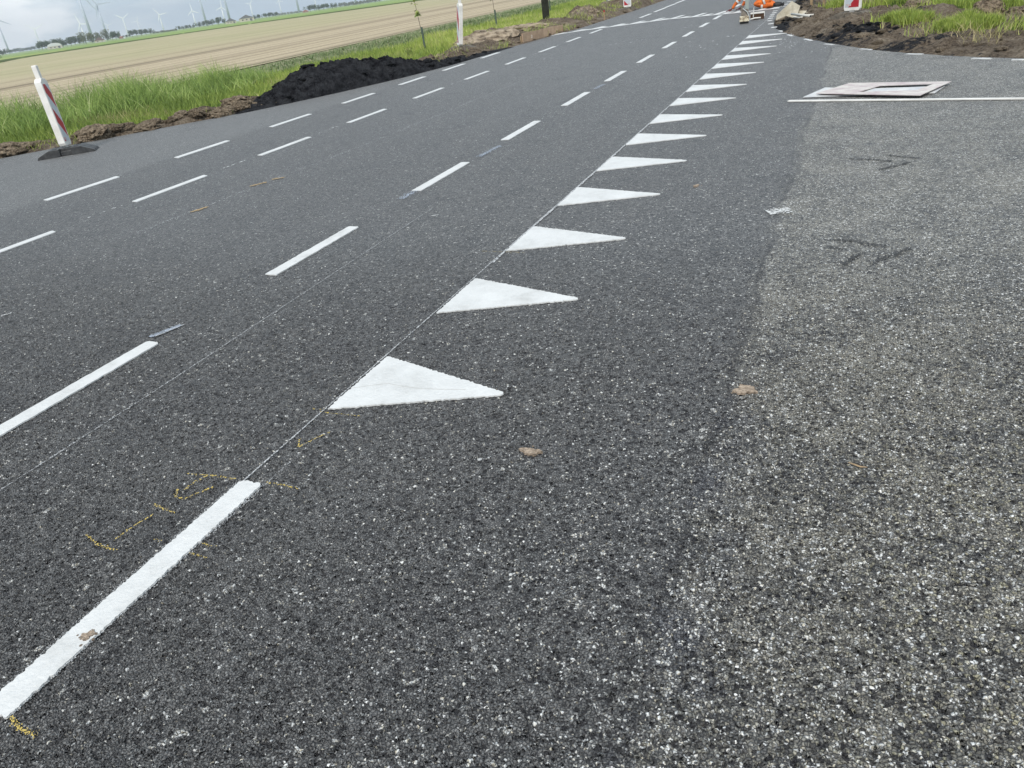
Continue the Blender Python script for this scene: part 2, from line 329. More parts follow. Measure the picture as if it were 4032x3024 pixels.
def foliage(name, stops, rough=0.6, trans=0.25):
    m = bpy.data.materials.new(name); m.use_nodes = True; nt = m.node_tree; b = nt.nodes['Principled BSDF']
    at = N(nt, 'ShaderNodeAttribute', attribute_name='tone')
    c = ramp(nt, at.outputs['Fac'], stops)
    L(nt, c, b.inputs['Base Color']); b.inputs['Roughness'].default_value = rough; b.inputs['Specular IOR Level'].default_value = 0.3
    tr = N(nt, 'ShaderNodeBsdfTranslucent'); L(nt, c, tr.inputs[0])
    mx = N(nt, 'ShaderNodeMixShader', i_0=trans); L(nt, b.outputs[0], mx.inputs[1]); L(nt, tr.outputs[0], mx.inputs[2])
    L(nt, mx.outputs[0], nt.nodes['Material Output'].inputs[0])
    return m
M['reed'] = foliage('reed_leaf', [(0.0, (0.09, 0.15, 0.03)), (0.45, (0.22, 0.32, 0.075)), (0.8, (0.40, 0.49, 0.15)), (1.0, (0.66, 0.66, 0.38))])
M['grass'] = foliage('grass_blade', [(0.0, (0.12, 0.18, 0.04)), (0.5, (0.28, 0.36, 0.075)), (0.85, (0.48, 0.55, 0.12)), (1.0, (0.62, 0.55, 0.28))])
M['drygrass'] = foliage('dry_grass', [(0.0, (0.24, 0.24, 0.08)), (0.5, (0.42, 0.36, 0.17)), (1.0, (0.62, 0.52, 0.30))])
M['weeds'] = foliage('dull_weeds', [(0.0, (0.10, 0.15, 0.06)), (0.6, (0.19, 0.25, 0.11)), (1.0, (0.34, 0.34, 0.20))])
M['tree_a'] = foliage('tree_leaf', [(0.0, (0.045, 0.075, 0.04)), (1.0, (0.11, 0.16, 0.08))])
M['tree_b'] = foliage('olive_leaf', [(0.0, (0.09, 0.11, 0.05)), (1.0, (0.20, 0.22, 0.11))])
M['sapling_leaf'] = foliage('young_leaf', [(0.0, (0.15, 0.22, 0.05)), (1.0, (0.36, 0.42, 0.12))])
M['shrub'] = foliage('dry_dock_stem', [(0.0, (0.16, 0.09, 0.04)), (0.5, (0.22, 0.20, 0.07)), (1.0, (0.32, 0.34, 0.10))])

# ------------------------------------------------------------------ big ground, fields
def groundmat():
    m = bpy.data.materials.new('meadow'); m.use_nodes = True; nt = m.node_tree; b = nt.nodes['Principled BSDF']
    tc = N(nt, 'ShaderNodeTexCoord')
    n = N(nt, 'ShaderNodeTexNoise', i_Scale=0.02, i_Detail=6.0, i_Roughness=0.6); L(nt, tc.outputs['Object'], n.inputs['Vector'])
    L(nt, ramp(nt, n.outputs[0], [(0.35, (0.17, 0.25, 0.07)), (0.6, (0.26, 0.34, 0.11))]), b.inputs['Base Color'])
    b.inputs['Roughness'].default_value = 0.95; b.inputs['Specular IOR Level'].default_value = 0.1
    return m
def fieldmat():
    m = bpy.data.materials.new('tilled_field'); m.use_nodes = True; nt = m.node_tree; b = nt.nodes['Principled BSDF']
    tc = N(nt, 'ShaderNodeTexCoord'); P = tc.outputs['Object']
    mp = N(nt, 'ShaderNodeMapping'); mp.inputs['Scale'].default_value = (1, 0.03, 1); L(nt, P, mp.inputs[0])
    def noise(s, v=P, d=6.0, r=0.65): n = N(nt, 'ShaderNodeTexNoise', i_Scale=s, i_Detail=d, i_Roughness=r); L(nt, v, n.inputs['Vector']); return n.outputs[0]
    c = ramp(nt, noise(0.6), [(0.3, (0.33, 0.28, 0.195)), (0.7, (0.43, 0.37, 0.265))])
    c = mix(nt, 0.5, c, ramp(nt, noise(1.4, mp.outputs[0]), [(0.35, (0.37, 0.30, 0.20)), (0.6, (0.53, 0.44, 0.31))]))
    c = mix(nt, 0.35, c, ramp(nt, noise(9.0), [(0.4, (0.28, 0.225, 0.15)), (0.6, (0.60, 0.50, 0.37))]))
    sx = N(nt, 'ShaderNodeSeparateXYZ'); L(nt, P, sx.inputs[0])
    # wheel tracks and drill rows parallel to the road
    xo = mathn(nt, 'ADD', sx.outputs[0], mathn(nt, 'MULTIPLY', noise(0.05), 1.6))
    for per, off, wd, st in ((9.0, 0.0, 0.6, 1.0), (9.0, 1.9, 0.55, 0.9), (1.5, 0.3, 0.25, 0.40), (3.0, 0.9, 0.35, 0.5), (27.0, 11.0, 1.6, 0.8)):
        fr = mathn(nt, 'ABSOLUTE', mathn(nt, 'SUBTRACT', mathn(nt, 'FRACT', mathn(nt, 'DIVIDE', mathn(nt, 'ADD', xo, 500.0 + off), per)), 0.5))
        ln = ramp(nt, fr, [(0.0, 1.0), (wd / per, 0.0)])
        c = mix(nt, mathn(nt, 'MULTIPLY', mathn(nt, 'MULTIPLY', ln, st), ramp(nt, noise(0.35, mp.outputs[0]), [(0.35, 0.25), (0.6, 1.0)])), c, (0.15, 0.12, 0.085))
    # seedlings: the crop is further up away from the headland
    fy = N(nt, 'ShaderNodeMapRange', interpolation_type='SMOOTHSTEP'); L(nt, mathn(nt, 'ADD', sx.outputs[0], mathn(nt, 'MULTIPLY', noise(0.03), 14.0)), fy.inputs[0]); fy.inputs[1].default_value = -28; fy.inputs[2].default_value = -55
    c = mix(nt, mathn(nt, 'MULTIPLY', fy.outputs[0], 0.62), c, ramp(nt, noise(0.05), [(0.4, (0.34, 0.34, 0.19)), (0.6, (0.42, 0.38, 0.24))]))
    L(nt, c, b.inputs['Base Color']); b.inputs['Roughness'].default_value = 0.95; b.inputs['Specular IOR Level'].default_value = 0.05
    bp = N(nt, 'ShaderNodeBump', i_Strength=0.6, i_Distance=0.05); L(nt, noise(5.0), bp.inputs['Height']); L(nt, bp.outputs[0], b.inputs['Normal'])
    return m
M['meadow'] = groundmat(); M['field'] = fieldmat()
M['dark_bank'] = mat('ditch_bank', (0.10, 0.13, 0.05), 0.95, 0.1, var=0.3, vscale=0.3)
M['pale'] = mat('pale_road', (0.55, 0.56, 0.55), 0.9, 0.1)
M['yellowfield'] = mat('yellow_stubble', (0.42, 0.42, 0.16), 0.95, 0.1)
def sheet(name, poly, z, mt, th=0.0):
    mb = MB(); n = len(poly)
    mb.add([(p[0], p[1], z) for p in poly], [tuple(range(n))]); o = mb.build(name, mt)
    return tag(o, kind='structure')
sheet('ground', [(-9000, -9000), (9000, -9000), (9000, 9000), (-9000, 9000)], -0.40, M['meadow'])
# tilled field, from the verge to the far ditch
sheet('field', [(-20, -60), (-20.3, 33), (-20.5, 56), (-22, 90), (-24, 160), (-30, 240), (-95, 222), (-140, 214), (-185, 222), (-196, 205), (-197, 172), (-196, 150), (-175, 128), (-158, 113), (-150, 95), (-135, 20), (-120, -60)], -0.03, M['field'])
# dark bank of the far ditch, a low real step
mb = MB()
fe = [(-30, 241), (-95, 223), (-140, 215), (-185, 223), (-197, 206), (-198, 172), (-197, 149), (-176, 127), (-159, 112)]
for i in range(len(fe) - 1):
    a = Vector(fe[i]); b_ = Vector(fe[i + 1]); d = (b_ - a); nrm = Vector((-d.y, d.x)).normalized()
    if (a + nrm).length < a.length: nrm = -nrm
    v = [(*a, -0.035), (*b_, -0.035), (*(b_ + nrm * 1.5), 0.22), (*(a + nrm * 1.5), 0.22), (*(b_ + nrm * 30), 0.10), (*(a + nrm * 30), 0.10)]
    mb.add(v, [(0, 1, 2, 3), (3, 2, 4, 5)])
tag(mb.build('ditch_bank', M['dark_bank']), kind='structure')
def strip(name, pts, wd, z, mt):
    mb = MB()
    for i in range(len(pts) - 1):
        a = Vector(pts[i]); b_ = Vector(pts[i + 1]); r = a.normalized() * wd / 2
        mb.add([(*(a - r), z), (*(b_ - r), z), (*(b_ + r), z), (*(a + r), z)], [(0, 1, 2, 3)])
    return tag(mb.build(name, mt), kind='structure')
strip('far_road', [(-1200, 700), (-840, 600), (-745, 590), (-700, 600), (-640, 640)], 60, -0.1, M['pale'])
strip('path', [(-474, 348), (-510, 385)], 14, -0.12, M['pale'])
strip('path', [(-440, 340), (-470, 375)], 9, -0.12, M['pale'])
strip('far_meadow', [(-253, 178), (-245, 186), (-238, 195)], 22, 0.12, M['yellowfield'])

# ------------------------------------------------------------------ road
LE = np.array([(-60, -34.0), (0, -24.0), (4, -18.3), (8.54, -12.83), (10.08, -11.56), (11.54, -10.40), (12.41, -9.95), (13.33, -9.53), (15, -8.95), (16.74, -8.60), (19.5, -8.38), (22.5, -8.05), (24.3, -7.78), (30, -7.68), (36, -7.66), (300, -7.66)])
def ledge(y): return np.interp(y, LE[:, 0], LE[:, 1])
RE = [(40.0, 9.4), (9.0, 9.3), (4.0, 9.7), (2.4, 10.4), (1.77, 10.87), (1.32, 11.29), (0.72, 12.04), (0.15, 12.96), (-0.43, 14.21), (-0.81, 15.2), (-1.27, 16.51), (-1.58, 17.83), (-1.75, 19.46), (-1.83, 21.4), (-1.80, 22.94), (-1.74, 25.12), (-1.72, 40), (-1.72, 300)]
road_poly = [(-34, -60), (40, -60)] + RE + [(float(ledge(y)), float(y)) for y in (300, 60, 36, 30, 24.3, 22.5, 19.5, 18, 16.74, 15.8, 15, 14.2, 13.33, 12.41, 11.54, 10.8, 10.08, 9.3, 8.54, 6, 4, 0)]
mb = MB(); n = len(road_poly)
# irregular paved edge
rp = []
for i in range(n):
    a = road_poly[i]; b_ = road_poly[(i + 1) % n]; dl = math.hypot(b_[0] - a[0], b_[1] - a[1])
    k = max(1, int(min(dl, 40) / 0.12)) if dl < 14 else 1
    for j in range(k):
        t = j / k; e = random.uniform(-0.012, 0.012) if k > 1 else 0
        rp.append((a[0] + (b_[0] - a[0]) * t + e, a[1] + (b_[1] - a[1]) * t + e))
n = len(rp)
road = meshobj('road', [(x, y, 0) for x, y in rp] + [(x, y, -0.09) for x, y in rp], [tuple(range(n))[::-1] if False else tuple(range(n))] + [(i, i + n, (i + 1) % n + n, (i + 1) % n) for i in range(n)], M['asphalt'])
tag(road, kind='structure')
bmx = bmesh.new(); bmx.from_mesh(road.data); bmesh.ops.recalc_face_normals(bmx, faces=bmx.faces); bmx.to_mesh(road.data); bmx.free()
if road.data.polygons[0].normal.z < 0: road.data.flip_normals()

# the nearest paving has its stones modelled: a fine grid raised by the same stone pattern
NR, NC = 1150, 1000
tr = np.linspace(0, 1, NR); yr = 0.30 + (5.0 - 0.30) * (0.40 * tr + 0.60 * tr ** 2.2)
xl = -2.35 - 1.55 * yr; xr_ = 0.55 + 0.42 * yr
sc_ = np.linspace(0, 1, NC)
GX = xl[:, None] * (1 - sc_)[None] + xr_[:, None] * sc_[None]; GY = np.broadcast_to(yr[:, None], GX.shape)
gi = np.arange(NR * NC).reshape(NR, NC)
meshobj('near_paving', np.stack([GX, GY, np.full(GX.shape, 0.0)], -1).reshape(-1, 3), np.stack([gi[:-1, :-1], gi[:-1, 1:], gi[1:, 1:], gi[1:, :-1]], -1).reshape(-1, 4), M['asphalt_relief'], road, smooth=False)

# the road sheet is cut out where that grid lies
bmx = bmesh.new(); bmx.from_mesh(road.data)
ya, yb = 0.30, 5.0; A_ = Vector((-2.35 - 1.55 * ya, ya, 0)); B_ = Vector((-2.35 - 1.55 * yb, yb, 0)); C_ = Vector((0.55 + 0.42 * yb, yb, 0)); D_ = Vector((0.55 + 0.42 * ya, ya, 0))
for p_, q_ in ((A_, B_), (B_, C_), (C_, D_), (D_, A_)):
    d_ = q_ - p_; bmesh.ops.bisect_plane(bmx, geom=bmx.verts[:] + bmx.edges[:] + bmx.faces[:], plane_co=p_, plane_no=Vector((d_.y, -d_.x, 0)).normalized())
kill = []
for f_ in bmx.faces:
    c_ = f_.calc_center_median()
    if abs(f_.normal.z) > .9 and ya < c_.y < yb and -2.35 - 1.55 * c_.y < c_.x < 0.55 + 0.42 * c_.y: kill.append(f_)
bmesh.ops.delete(bmx, geom=kill, context='FACES'); bmx.to_mesh(road.data); bmx.free()

def wob(poly, step=0.02, amp=0.0018, rad=0.0):
    out = []; n = len(poly)
    for i in range(n):
        a = Vector(poly[i]); b_ = Vector(poly[(i + 1) % n]); d = b_ - a; k = max(1, int(d.length / step)); nr = Vector((-d.y, d.x)).normalized() if d.length else Vector((0, 0))
        for j in range(k):
            t = j / k; e = random.gauss(0, amp) if 0 < j else 0
            out.append(tuple(a + d * t + nr * e))
    return out
def marking(name, poly, label=None, z=0.004, mt='paint', step=0.02, amp=0.0018):
    o = MB().prism(wob(poly, step, amp), 0.0005, z + 0.0035).build(name, M[mt], road)
    if label: o['label'] = label
    return o
def dashpoly(x, y0, y1, wd, skew=0.0):
    c = 0.012
    return [(x - wd / 2, y0), (x + wd / 2, y0 - skew), (x + wd / 2, y1 - c - skew), (x + wd / 2 - c, y1 - skew), (x - wd / 2 + c, y1), (x - wd / 2, y1 - c)]
# give-way triangles along x = -1.95, one per metre
for i in range(15):
    y0 = 2.22 + i * 1.0 + (0.02 if i % 3 == 1 else 0)
    x0 = -1.955
    p = [(x0, y0), (x0 + 0.705, y0 + 0.238), (x0 + 0.712, y0 + 0.250), (x0 + 0.705, y0 + 0.262), (x0 + 0.02, y0 + 0.497), (x0, y0 + 0.495)]
    st = 0.02 if i < 5 else 0.1
    marking('give_way_triangle', p, step=0.009 if i < 3 else st, amp=0.0026 if i < 5 else 0.001)
# crack across the first triangle
cp = [(-1.955, 2.40), (-1.87, 2.44), (-1.80, 2.47), (-1.72, 2.455), (-1.62, 2.45), (-1.52, 2.46), (-1.42, 2.475)]
mb = MB()
for a, b_ in zip(cp[:-1], cp[1:]): 
    mb.add([(a[0], a[1] - 0.0016, 0.0081), (b_[0], b_[1] - 0.0016, 0.0081), (b_[0], b_[1] + 0.0016, 0.0081), (a[0], a[1] + 0.0016, 0.0081)], [(0, 1, 2, 3)])
M['crack'] = mat('paint_crack', (0.50, 0.49, 0.47), 0.9)
mb.build('paint_crack', M['crack'], road)
marking('edge_line', dashpoly(-1.93, 0.655, 1.69, 0.10), 'thick white line below the nearest triangle', step=0.007, amp=0.0022)
for k in range(15):   # centre dashes
    y0 = 3.73 + 2.03 * (k - 1)
    p = dashpoly(-3.445, y0, y0 + (1.02 if k else 1.0), 0.10, 0.01)
    marking('lane_dash', p, step=0.03 if k < 6 else 0.3)
for k in range(10):
    y0 = 3.63 + 2.015 * k
    marking('lane_dash', dashpoly(-6.70, y0, y0 + 1.05, 0.10, 0.03), step=0.2)
for y0, y1 in ((26.0, 27.4), (28.2, 29.9), (30.15, 31.95), (32.3, 33.95), (34.4, 35.5), (36.4, 37.5), (38.4, 39.5)):
    marking('lane_dash', dashpoly(-6.35 - (y0 - 26) * 0.02, y0, y1, 0.11), step=0.5)
for k in range(8):
    y0 = 3.80 + 2.0 * k - (0.1 if k > 5 else 0)
    marking('cycle_lane_dash', dashpoly(-8.24 + 0.012 * k, y0, y0 + 1.03, 0.12, 0.04), step=0.2)
# traffic-island outline and its hatching
main = [(-8.12, 22.50), (-7.72, 22.95), (-7.21, 23.22), (-6.70, 23.38), (-6.2, 23.52), (-5.6, 23.72), (-4.98, 23.92), (-4.3, 23.72), (-3.62, 23.58), (-3.07, 23.45), (-2.5, 23.42), (-1.98, 23.45)]
mb = MB(); wdt = 0.22
for a, b_ in zip(main[:-1], main[1:]):
    mb.add([(a[0], a[1] - wdt / 2, 0.0042), (b_[0], b_[1] - wdt / 2, 0.0042), (b_[0], b_[1] + wdt / 2, 0.0042), (a[0], a[1] + wdt / 2, 0.0042)], [(0, 1, 2, 3)])
mb.build('island_line', M['paint'], road)
def my(x): return float(np.interp(x, [p[0] for p in main], [p[1] for p in main]))
for k, (tx, ty) in enumerate([(-7.88, 23.11), (-7.43, 23.56), (-6.93, 23.90), (-6.4, 24.12), (-5.86, 24.35), (-5.33, 24.65), (-4.78, 24.86), (-4.13, 24.72), (-3.51, 24.62), (-2.31, 24.49)]):
    bx = tx - 0.02; by = my(bx) + 0.055
    marking('hatch_bar', [(bx - 0.22, by), (bx - 0.06, by), (tx + 0.06, ty), (tx - 0.08, ty)], step=0.4)
for k, (tx, ty) in enumerate([(-7.25, 23.12 + .25), (-6.82, 23.63), (-6.25, 23.82), (-5.7, 23.99), (-5.12, 24.2), (-4.51, 24.18), (-3.87, 24.13), (-3.28, 24.1), (-2.99, 24.28), (-2.01, 24.0)]):
    bx = tx - 0.02; by = my(bx) + 0.055
    if ty > by + 0.05: marking('short_hatch_bar', [(bx - 0.2, by), (bx - 0.02, by), (tx + 0.08, ty), (tx - 0.08, ty)], step=0.4)
# white setting-out dashes along the curved right edge
for a, b_ in (((1.64, 10.80), (1.86, 10.68)), ((1.28, 11.17), (1.46, 11.03)), ((0.62, 12.08), (0.79, 11.92)), ((0.05, 13.06), (0.19, 12.86)), ((-0.48, 14.10), (-0.35, 13.9)), ((-0.84, 15.12), (-0.71, 14.78)), ((-1.20, 16.15), (-1.10, 15.85)), ((-1.42, 17.08), (-1.37, 16.9))):
    a = Vector(a); b_ = Vector(b_); nr = Vector((-(b_ - a).y, (b_ - a).x)).normalized() * 0.024
    marking('edge_dash', [tuple(a - nr), tuple(b_ - nr), tuple(b_ + nr), tuple(a + nr)], step=0.05, amp=0.006)
for x, y in ((-1.60, 17.95), (-1.76, 18.88), (-1.86, 19.72), (-1.91, 20.35), (-1.93, 20.91), (-1.96, 21.38), (-1.97, 21.93), (-2.0, 22.54), (-1.91, 23.9), (-1.90, 24.6), (-1.9, 25.55), (-1.9, 27.2), (-1.9, 29)):
    marking('edge_dash', [(x - 0.055, y - 0.06), (x + 0.055, y - 0.05), (x + 0.05, y + 0.07), (x - 0.05, y + 0.06)], step=0.04, amp=0.008)
# thin chalk lines (broken, as chalk skips the voids), crayon marks, sprays, scuffs
def specks(name, paths, mt, wdt, dens, sz, z=0.0035, label=None, spread=1.0, fade=None):
    mb = MB()
    for path in paths:
        for a, b_ in zip(path[:-1], path[1:]):
            a = Vector(a); b_ = Vector(b_); d = b_ - a; ln = d.length
            if ln == 0: continue
            t = d / ln; nr = Vector((-t.y, t.x)); k = int(ln * dens)
            for i in range(k):
                u = random.random() * ln; o = random.gauss(0, wdt * 0.4 * spread)
                s = sz * random.uniform(0.4, 1.4); c = a + t * u + nr * o
                q = [c + t * s * random.uniform(0.6, 1.6), c + nr * s * random.uniform(.4, .8), c - t * s * random.uniform(0.6, 1.6), c - nr * s * random.uniform(.4, .8)]
                mb.add([(p.x, p.y, z + 0.003 + random.uniform(0, 0.0006)) for p in q], [(0, 1, 2, 3)])
    o = mb.build(name, M[mt], road)
    if label: o['label'] = label
    return o
specks('chalk_line', [[(-1.968, 1.62), (-1.958, 17.4)], ], 'chalk', 0.004, 420, 0.0035, label='thin chalk line joining the bases of the triangles')
specks('chalk_line', [[(-1.958, 4.0), (-1.957, 17.4)], [(-1.95, 17.4), (-1.95, 21.8)]], 'chalk', 0.010, 200, 0.008)
specks('chalk_line', [[(-1.868, 1.1), (-1.862, 1.95)]], 'chalk', 0.008, 260, 0.0022)
specks('chalk_line', [[(-2.955, 1.30), (-2.95, 2.25), (-3.0, 5.2)]], 'chalk', 0.004, 330, 0.0030, label='thin chalk line between the nearest dash and the thick line')
specks('yellow_mark', [[(-1.93, 1.985), (-1.905, 1.945), (-1.895, 1.935), (-1.87, 1.99), (-1.83, 2.055)], [(-2.235, 1.68), (-2.10, 1.69), (-2.01, 1.69)], [(-1.87, 1.70), (-1.80, 1.70), (-1.72, 1.69)],
    [(-2.14, 1.685), (-2.16, 1.64), (-2.165, 1.59)], [(-2.20, 1.59), (-2.165, 1.545), (-2.12, 1.54), (-2.06, 1.63)], [(-2.215, 1.49), (-2.15, 1.475), (-2.09, 1.465)], [(-2.165, 1.45), (-2.19, 1.36), (-2.195, 1.285)],
    [(-2.33, 1.29), (-2.25, 1.26), (-2.19, 1.252), (-2.14, 1.25)]], 'crayon', 0.007, 380, 0.0026, label='yellow crayon measuring marks beside the thick white line')
specks('yellow_mark', [[(-1.98, 2.195), (-1.90, 2.19), (-1.77, 2.19)], [(-2.03, 2.21), (-1.97, 2.21)], [(-2.12, 4.21), (-1.82, 4.19)], [(-1.87, 1.355), (-1.80, 1.35)], [(-1.87, 1.305), (-1.79, 1.30)], [(-2.05, 1.33), (-2.01, 1.33)]], 'crayon', 0.006, 260, 0.0022)
specks('yellow_mark', [[(-1.875, 0.66), (-1.84, 0.648), (-1.80, 0.642), (-1.745, 0.64)]], 'crayon', 0.011, 900, 0.0022)
specks('orange_mark', [[(-5.54, 5.22), (-5.49, 5.38)], [(-5.58, 6.10), (-5.49, 6.26)], [(-5.50, 6.36), (-5.40, 6.44)]], 'orange_mark', 0.03, 700, 0.010)
specks('paint_spray', [[(-3.46, 5.50), (-3.45, 5.76)], [(-3.40, 7.0), (-3.38, 7.48)], [(-3.41, 11.1), (-3.40, 11.5)]], 'bluewhite', 0.05, 900, 0.006)
specks('paint_spray', [[(-3.53, 2.75), (-3.46, 2.92)]], 'bluewhite', 0.028, 3000, 0.0032)
specks('paint_spray', [[(-3.50, 2.76), (-3.445, 2.93)]], 'chalk', 0.006, 1600, 0.003)
specks('paint_overspray', [[(-1.985, 0.66), (-1.985, 1.69)], [(-1.875, 0.66), (-1.875, 1.69)]], 'chalk', 0.010, 700, 0.0016, z=0.003)
specks('paint_splash', [[(-0.44, 4.97), (-0.31, 5.03)]], 'paint', 0.085, 1500, 0.008, z=0.005)
specks('paint_splash', [[(-5.0, 2.9), (-4.97, 2.95)], [(-2.9, 5.0), (-2.85, 5.03)]], 'paint', 0.01, 500, 0.006)
specks('paint_splash', [[(-1.2, 15.0), (-0.7, 13.2)], [(-1.35, 16.4), (-0.95, 14.6)]], 'paint', 0.5, 16, 0.02)
specks('paint_splash', [[(-6.74, 5.0), (-6.74, 5.5)], [(-6.72, 8.9), (-6.72, 9.5)], [(-6.72, 6.8), (-6.72, 7.4)], [(-6.72, 13.1), (-6.72, 13.6)], [(-6.7, 17.1), (-6.7, 19.6)]], 'paint', 0.02, 16, 0.02)
specks('paint_splash', [[(-6.0, 16.0), (-2.3, 22.0)], [(-2.6, 14), (-2.3, 22)]], 'paint', 0.6, 3, 0.03)
specks('tyre_scuff', [[(-0.06, 4.45), (0.05, 4.44), (0.13, 4.38), (0.24, 4.35)], [(0.02, 4.05), (0.05, 4.12), (0.09, 4.24)], [(0.15, 4.08), (0.22, 4.16), (0.29, 4.26), (0.34, 4.31)], [(-0.06, 4.33), (0.0, 4.31)]], 'skid', 0.030, 620, 0.006)
specks('tyre_scuff', [[(0.0, 6.36), (0.15, 6.30), (0.30, 6.22)], [(0.25, 6.42), (0.47, 6.29)], [(0.20, 5.98), (0.32, 6.08), (0.42, 6.18)]], 'skid', 0.022, 420, 0.007)
def blob(name, cx, cy, rx, ry, mt, z=0.005, parent=None, n=40, seed=1, label=None):
    r = random.Random(seed); ph = [r.uniform(0, 6.28) for _ in range(4)]
    P = []
    for i in range(n):
        a = 2 * math.pi * i / n; k = 0.9 + 0.16 * math.sin(2 * a + ph[0]) + 0.16 * math.sin(3 * a + ph[1]) + 0.12 * math.sin(5 * a + ph[2]) + 0.10 * math.sin(11 * a + ph[3]) + r.uniform(-.07, .07)
        P.append((cx + rx * k * math.cos(a), cy + ry * k * math.sin(a)))
    o = MB().prism(P, 0.0005, z + 0.003).build(name, M[mt], parent or road)
    if label: o['label'] = label
    return o
# thin lighter lengthwise drag mark
specks('drag_mark', [[(-5.6, 4.6), (-5.35, 8.0), (-5.2, 12.5)]], 'chalk', 0.05, 120, 0.006, z=0.002)

# ------------------------------------------------------------------ verges
yy = np.concatenate([np.arange(2.0, 26, 0.07), np.arange(26, 45, 0.16), np.arange(45, 90, 0.6), np.arange(90, 305, 5)])
uu = np.concatenate([np.arange(0, 3.0, 0.06), np.arange(3.0, 13.2, 0.25)])
def moundL(x, y):
    z = 0
    for cx, cy, rx, ry, h in ((-9.75, 21.9, 1.15, 1.5, 0.40), (-9.55, 26.3, 1.0, 1.7, 0.30), (-9.3, 30.0, 0.9, 2.4, 0.30), (-9.3, 36.0, 1.1, 4.0, 0.34), (-9.6, 19.4, 0.9, 0.9, 0.12)):
        d = ((x - cx) / rx) ** 2 + ((y - cy) / ry) ** 2
        z = z + h * np.exp(-d * 1.4)
    return z
def zL(x, y):
    u = ledge(y) - x
    bank = sst(0.0, 0.30, u) * (1 - sst(1.2, 2.6, u))
    lump = ridge(x * 1.3, y * 1.3, 5, 3)
    amp = 0.06 + 0.24 * sst(0.45, 0.75, fbm(x * 0.45, y * 0.45, 3, 9))
    z = -0.035 + bank * (0.03 + 1.25 * amp * lump ** 1.4)
    z = z + moundL(x, y) * (0.40 + 0.65 * ridge(x * 2.2, y * 2.2, 4, 5)) * sst(0.1, 0.8, u)
    z = z - 0.05 * sst(3, 7, u)
    z = z + (0.035 * (fbm(x * 5, y * 5, 3, 21) - 0.5) + 0.05 * (ridge(x * 6, y * 6, 3, 63) - .6) * (1 - sst(1.6, 2.6, u))) * sst(0, 0.15, u)
    return z
def grassL(x, y):      # 0 soil ... 1 full grass
    u = ledge(y) - x
    lim = 1.45 + 2.6 * (fbm(x * 0.6 + 9, y * 0.6, 3, 31) - 0.5) - 0.5 * sst(9.6, 10.6, y) * (1 - sst(11, 12, y))
    lim = lim + np.where((y > 19) & (y < 45), 0.35, 0)
    g = sst(lim - 0.25, lim + 0.35, u)
    return np.clip(g - sst(0.05, 0.12, moundL(x, y)) * 0.95, 0, 1)
Y, U = np.meshgrid(yy, uu, indexing='ij'); X = ledge(Y) - U
Xw = X.copy(); Zl = zL(X, Y)
far = sst(12.0, 13.0, U); Zl = Zl * (1 - far) + (-0.025) * far
Zl = np.where(U < 0.03, -0.03, Zl)
ny, nu = X.shape
idx = np.arange(ny * nu).reshape(ny, nu)
F = np.stack([idx[:-1, :-1], idx[:-1, 1:], idx[1:, 1:], idx[1:, :-1]], -1).reshape(-1, 4)[:, ::-1]
G = grassL(X, Y); K = 0 * G
D = sst(7.2, 8.2, U + 0.8 * (fbm(X * .3, Y * .3, 3, 44) - .5) * 3 + np.where(Y < 24, -1.2, 0))
verge_l = meshobj('verge_ground', np.stack([X - 0.0, Y, Zl], -1).reshape(-1, 3), F, M['soil'], smooth=True, attrs={'grass': G.ravel(), 'black': K.ravel(), 'dull': D.ravel()})
tag(verge_l, kind='structure')
# right bank, a grid that follows the curved kerbless edge
REa = np.array([p for p in RE if p[0] < 9.1])[::1]
seg = np.sqrt((np.diff(REa, axis=0) ** 2).sum(1)); S = np.concatenate([[0], np.cumsum(seg)])
ss = np.concatenate([np.arange(0, 24, 0.07), np.arange(24, 45, 0.25), np.arange(45, S[-1], 6)])
px = np.interp(ss, S, REa[:, 0]); py = np.interp(ss, S, REa[:, 1])
k5 = np.ones(15) / 15
tx = np.gradient(px); ty = np.gradient(py); ln = np.hypot(tx, ty); tx /= ln; ty /= ln
tx = np.convolve(np.pad(tx, 7, 'edge'), k5, 'valid'); ty = np.convolve(np.pad(ty, 7, 'edge'), k5, 'valid'); ln = np.hypot(tx, ty); tx /= ln; ty /= ln
nx, nyv = ty, -tx       # to the right of travel
uu2 = np.concatenate([np.arange(0, 5.0, 0.06), np.arange(5.0, 16, 0.5)])
XR = px[:, None] + nx[:, None] * uu2[None]; YR = py[:, None] + nyv[:, None] * uu2[None]; UR = np.broadcast_to(uu2[None], XR.shape)
RM = ((-0.45, 17.0, 0.8, 0.55, 0.12), (0.2, 21.0, 0.55, 0.6, 0.30), (1.0, 19.2, 0.5, 0.55, 0.30), (1.35, 16.7, 0.45, 0.6, 0.22), (2.2, 16.3, 0.45, 0.4, 0.22), (-1.35, 17.8, 0.35, 0.9, 0.12), (-1.2, 22.5, 0.45, 3.2, 0.26), (0.1, 15.3, 0.7, 0.7, 0.12), (1.3, 12.9, 0.9, 0.5, 0.10), (0.8, 17.3, 0.8, 0.5, 0.12), (3.2, 15.0, 0.8, 0.6, 0.2))
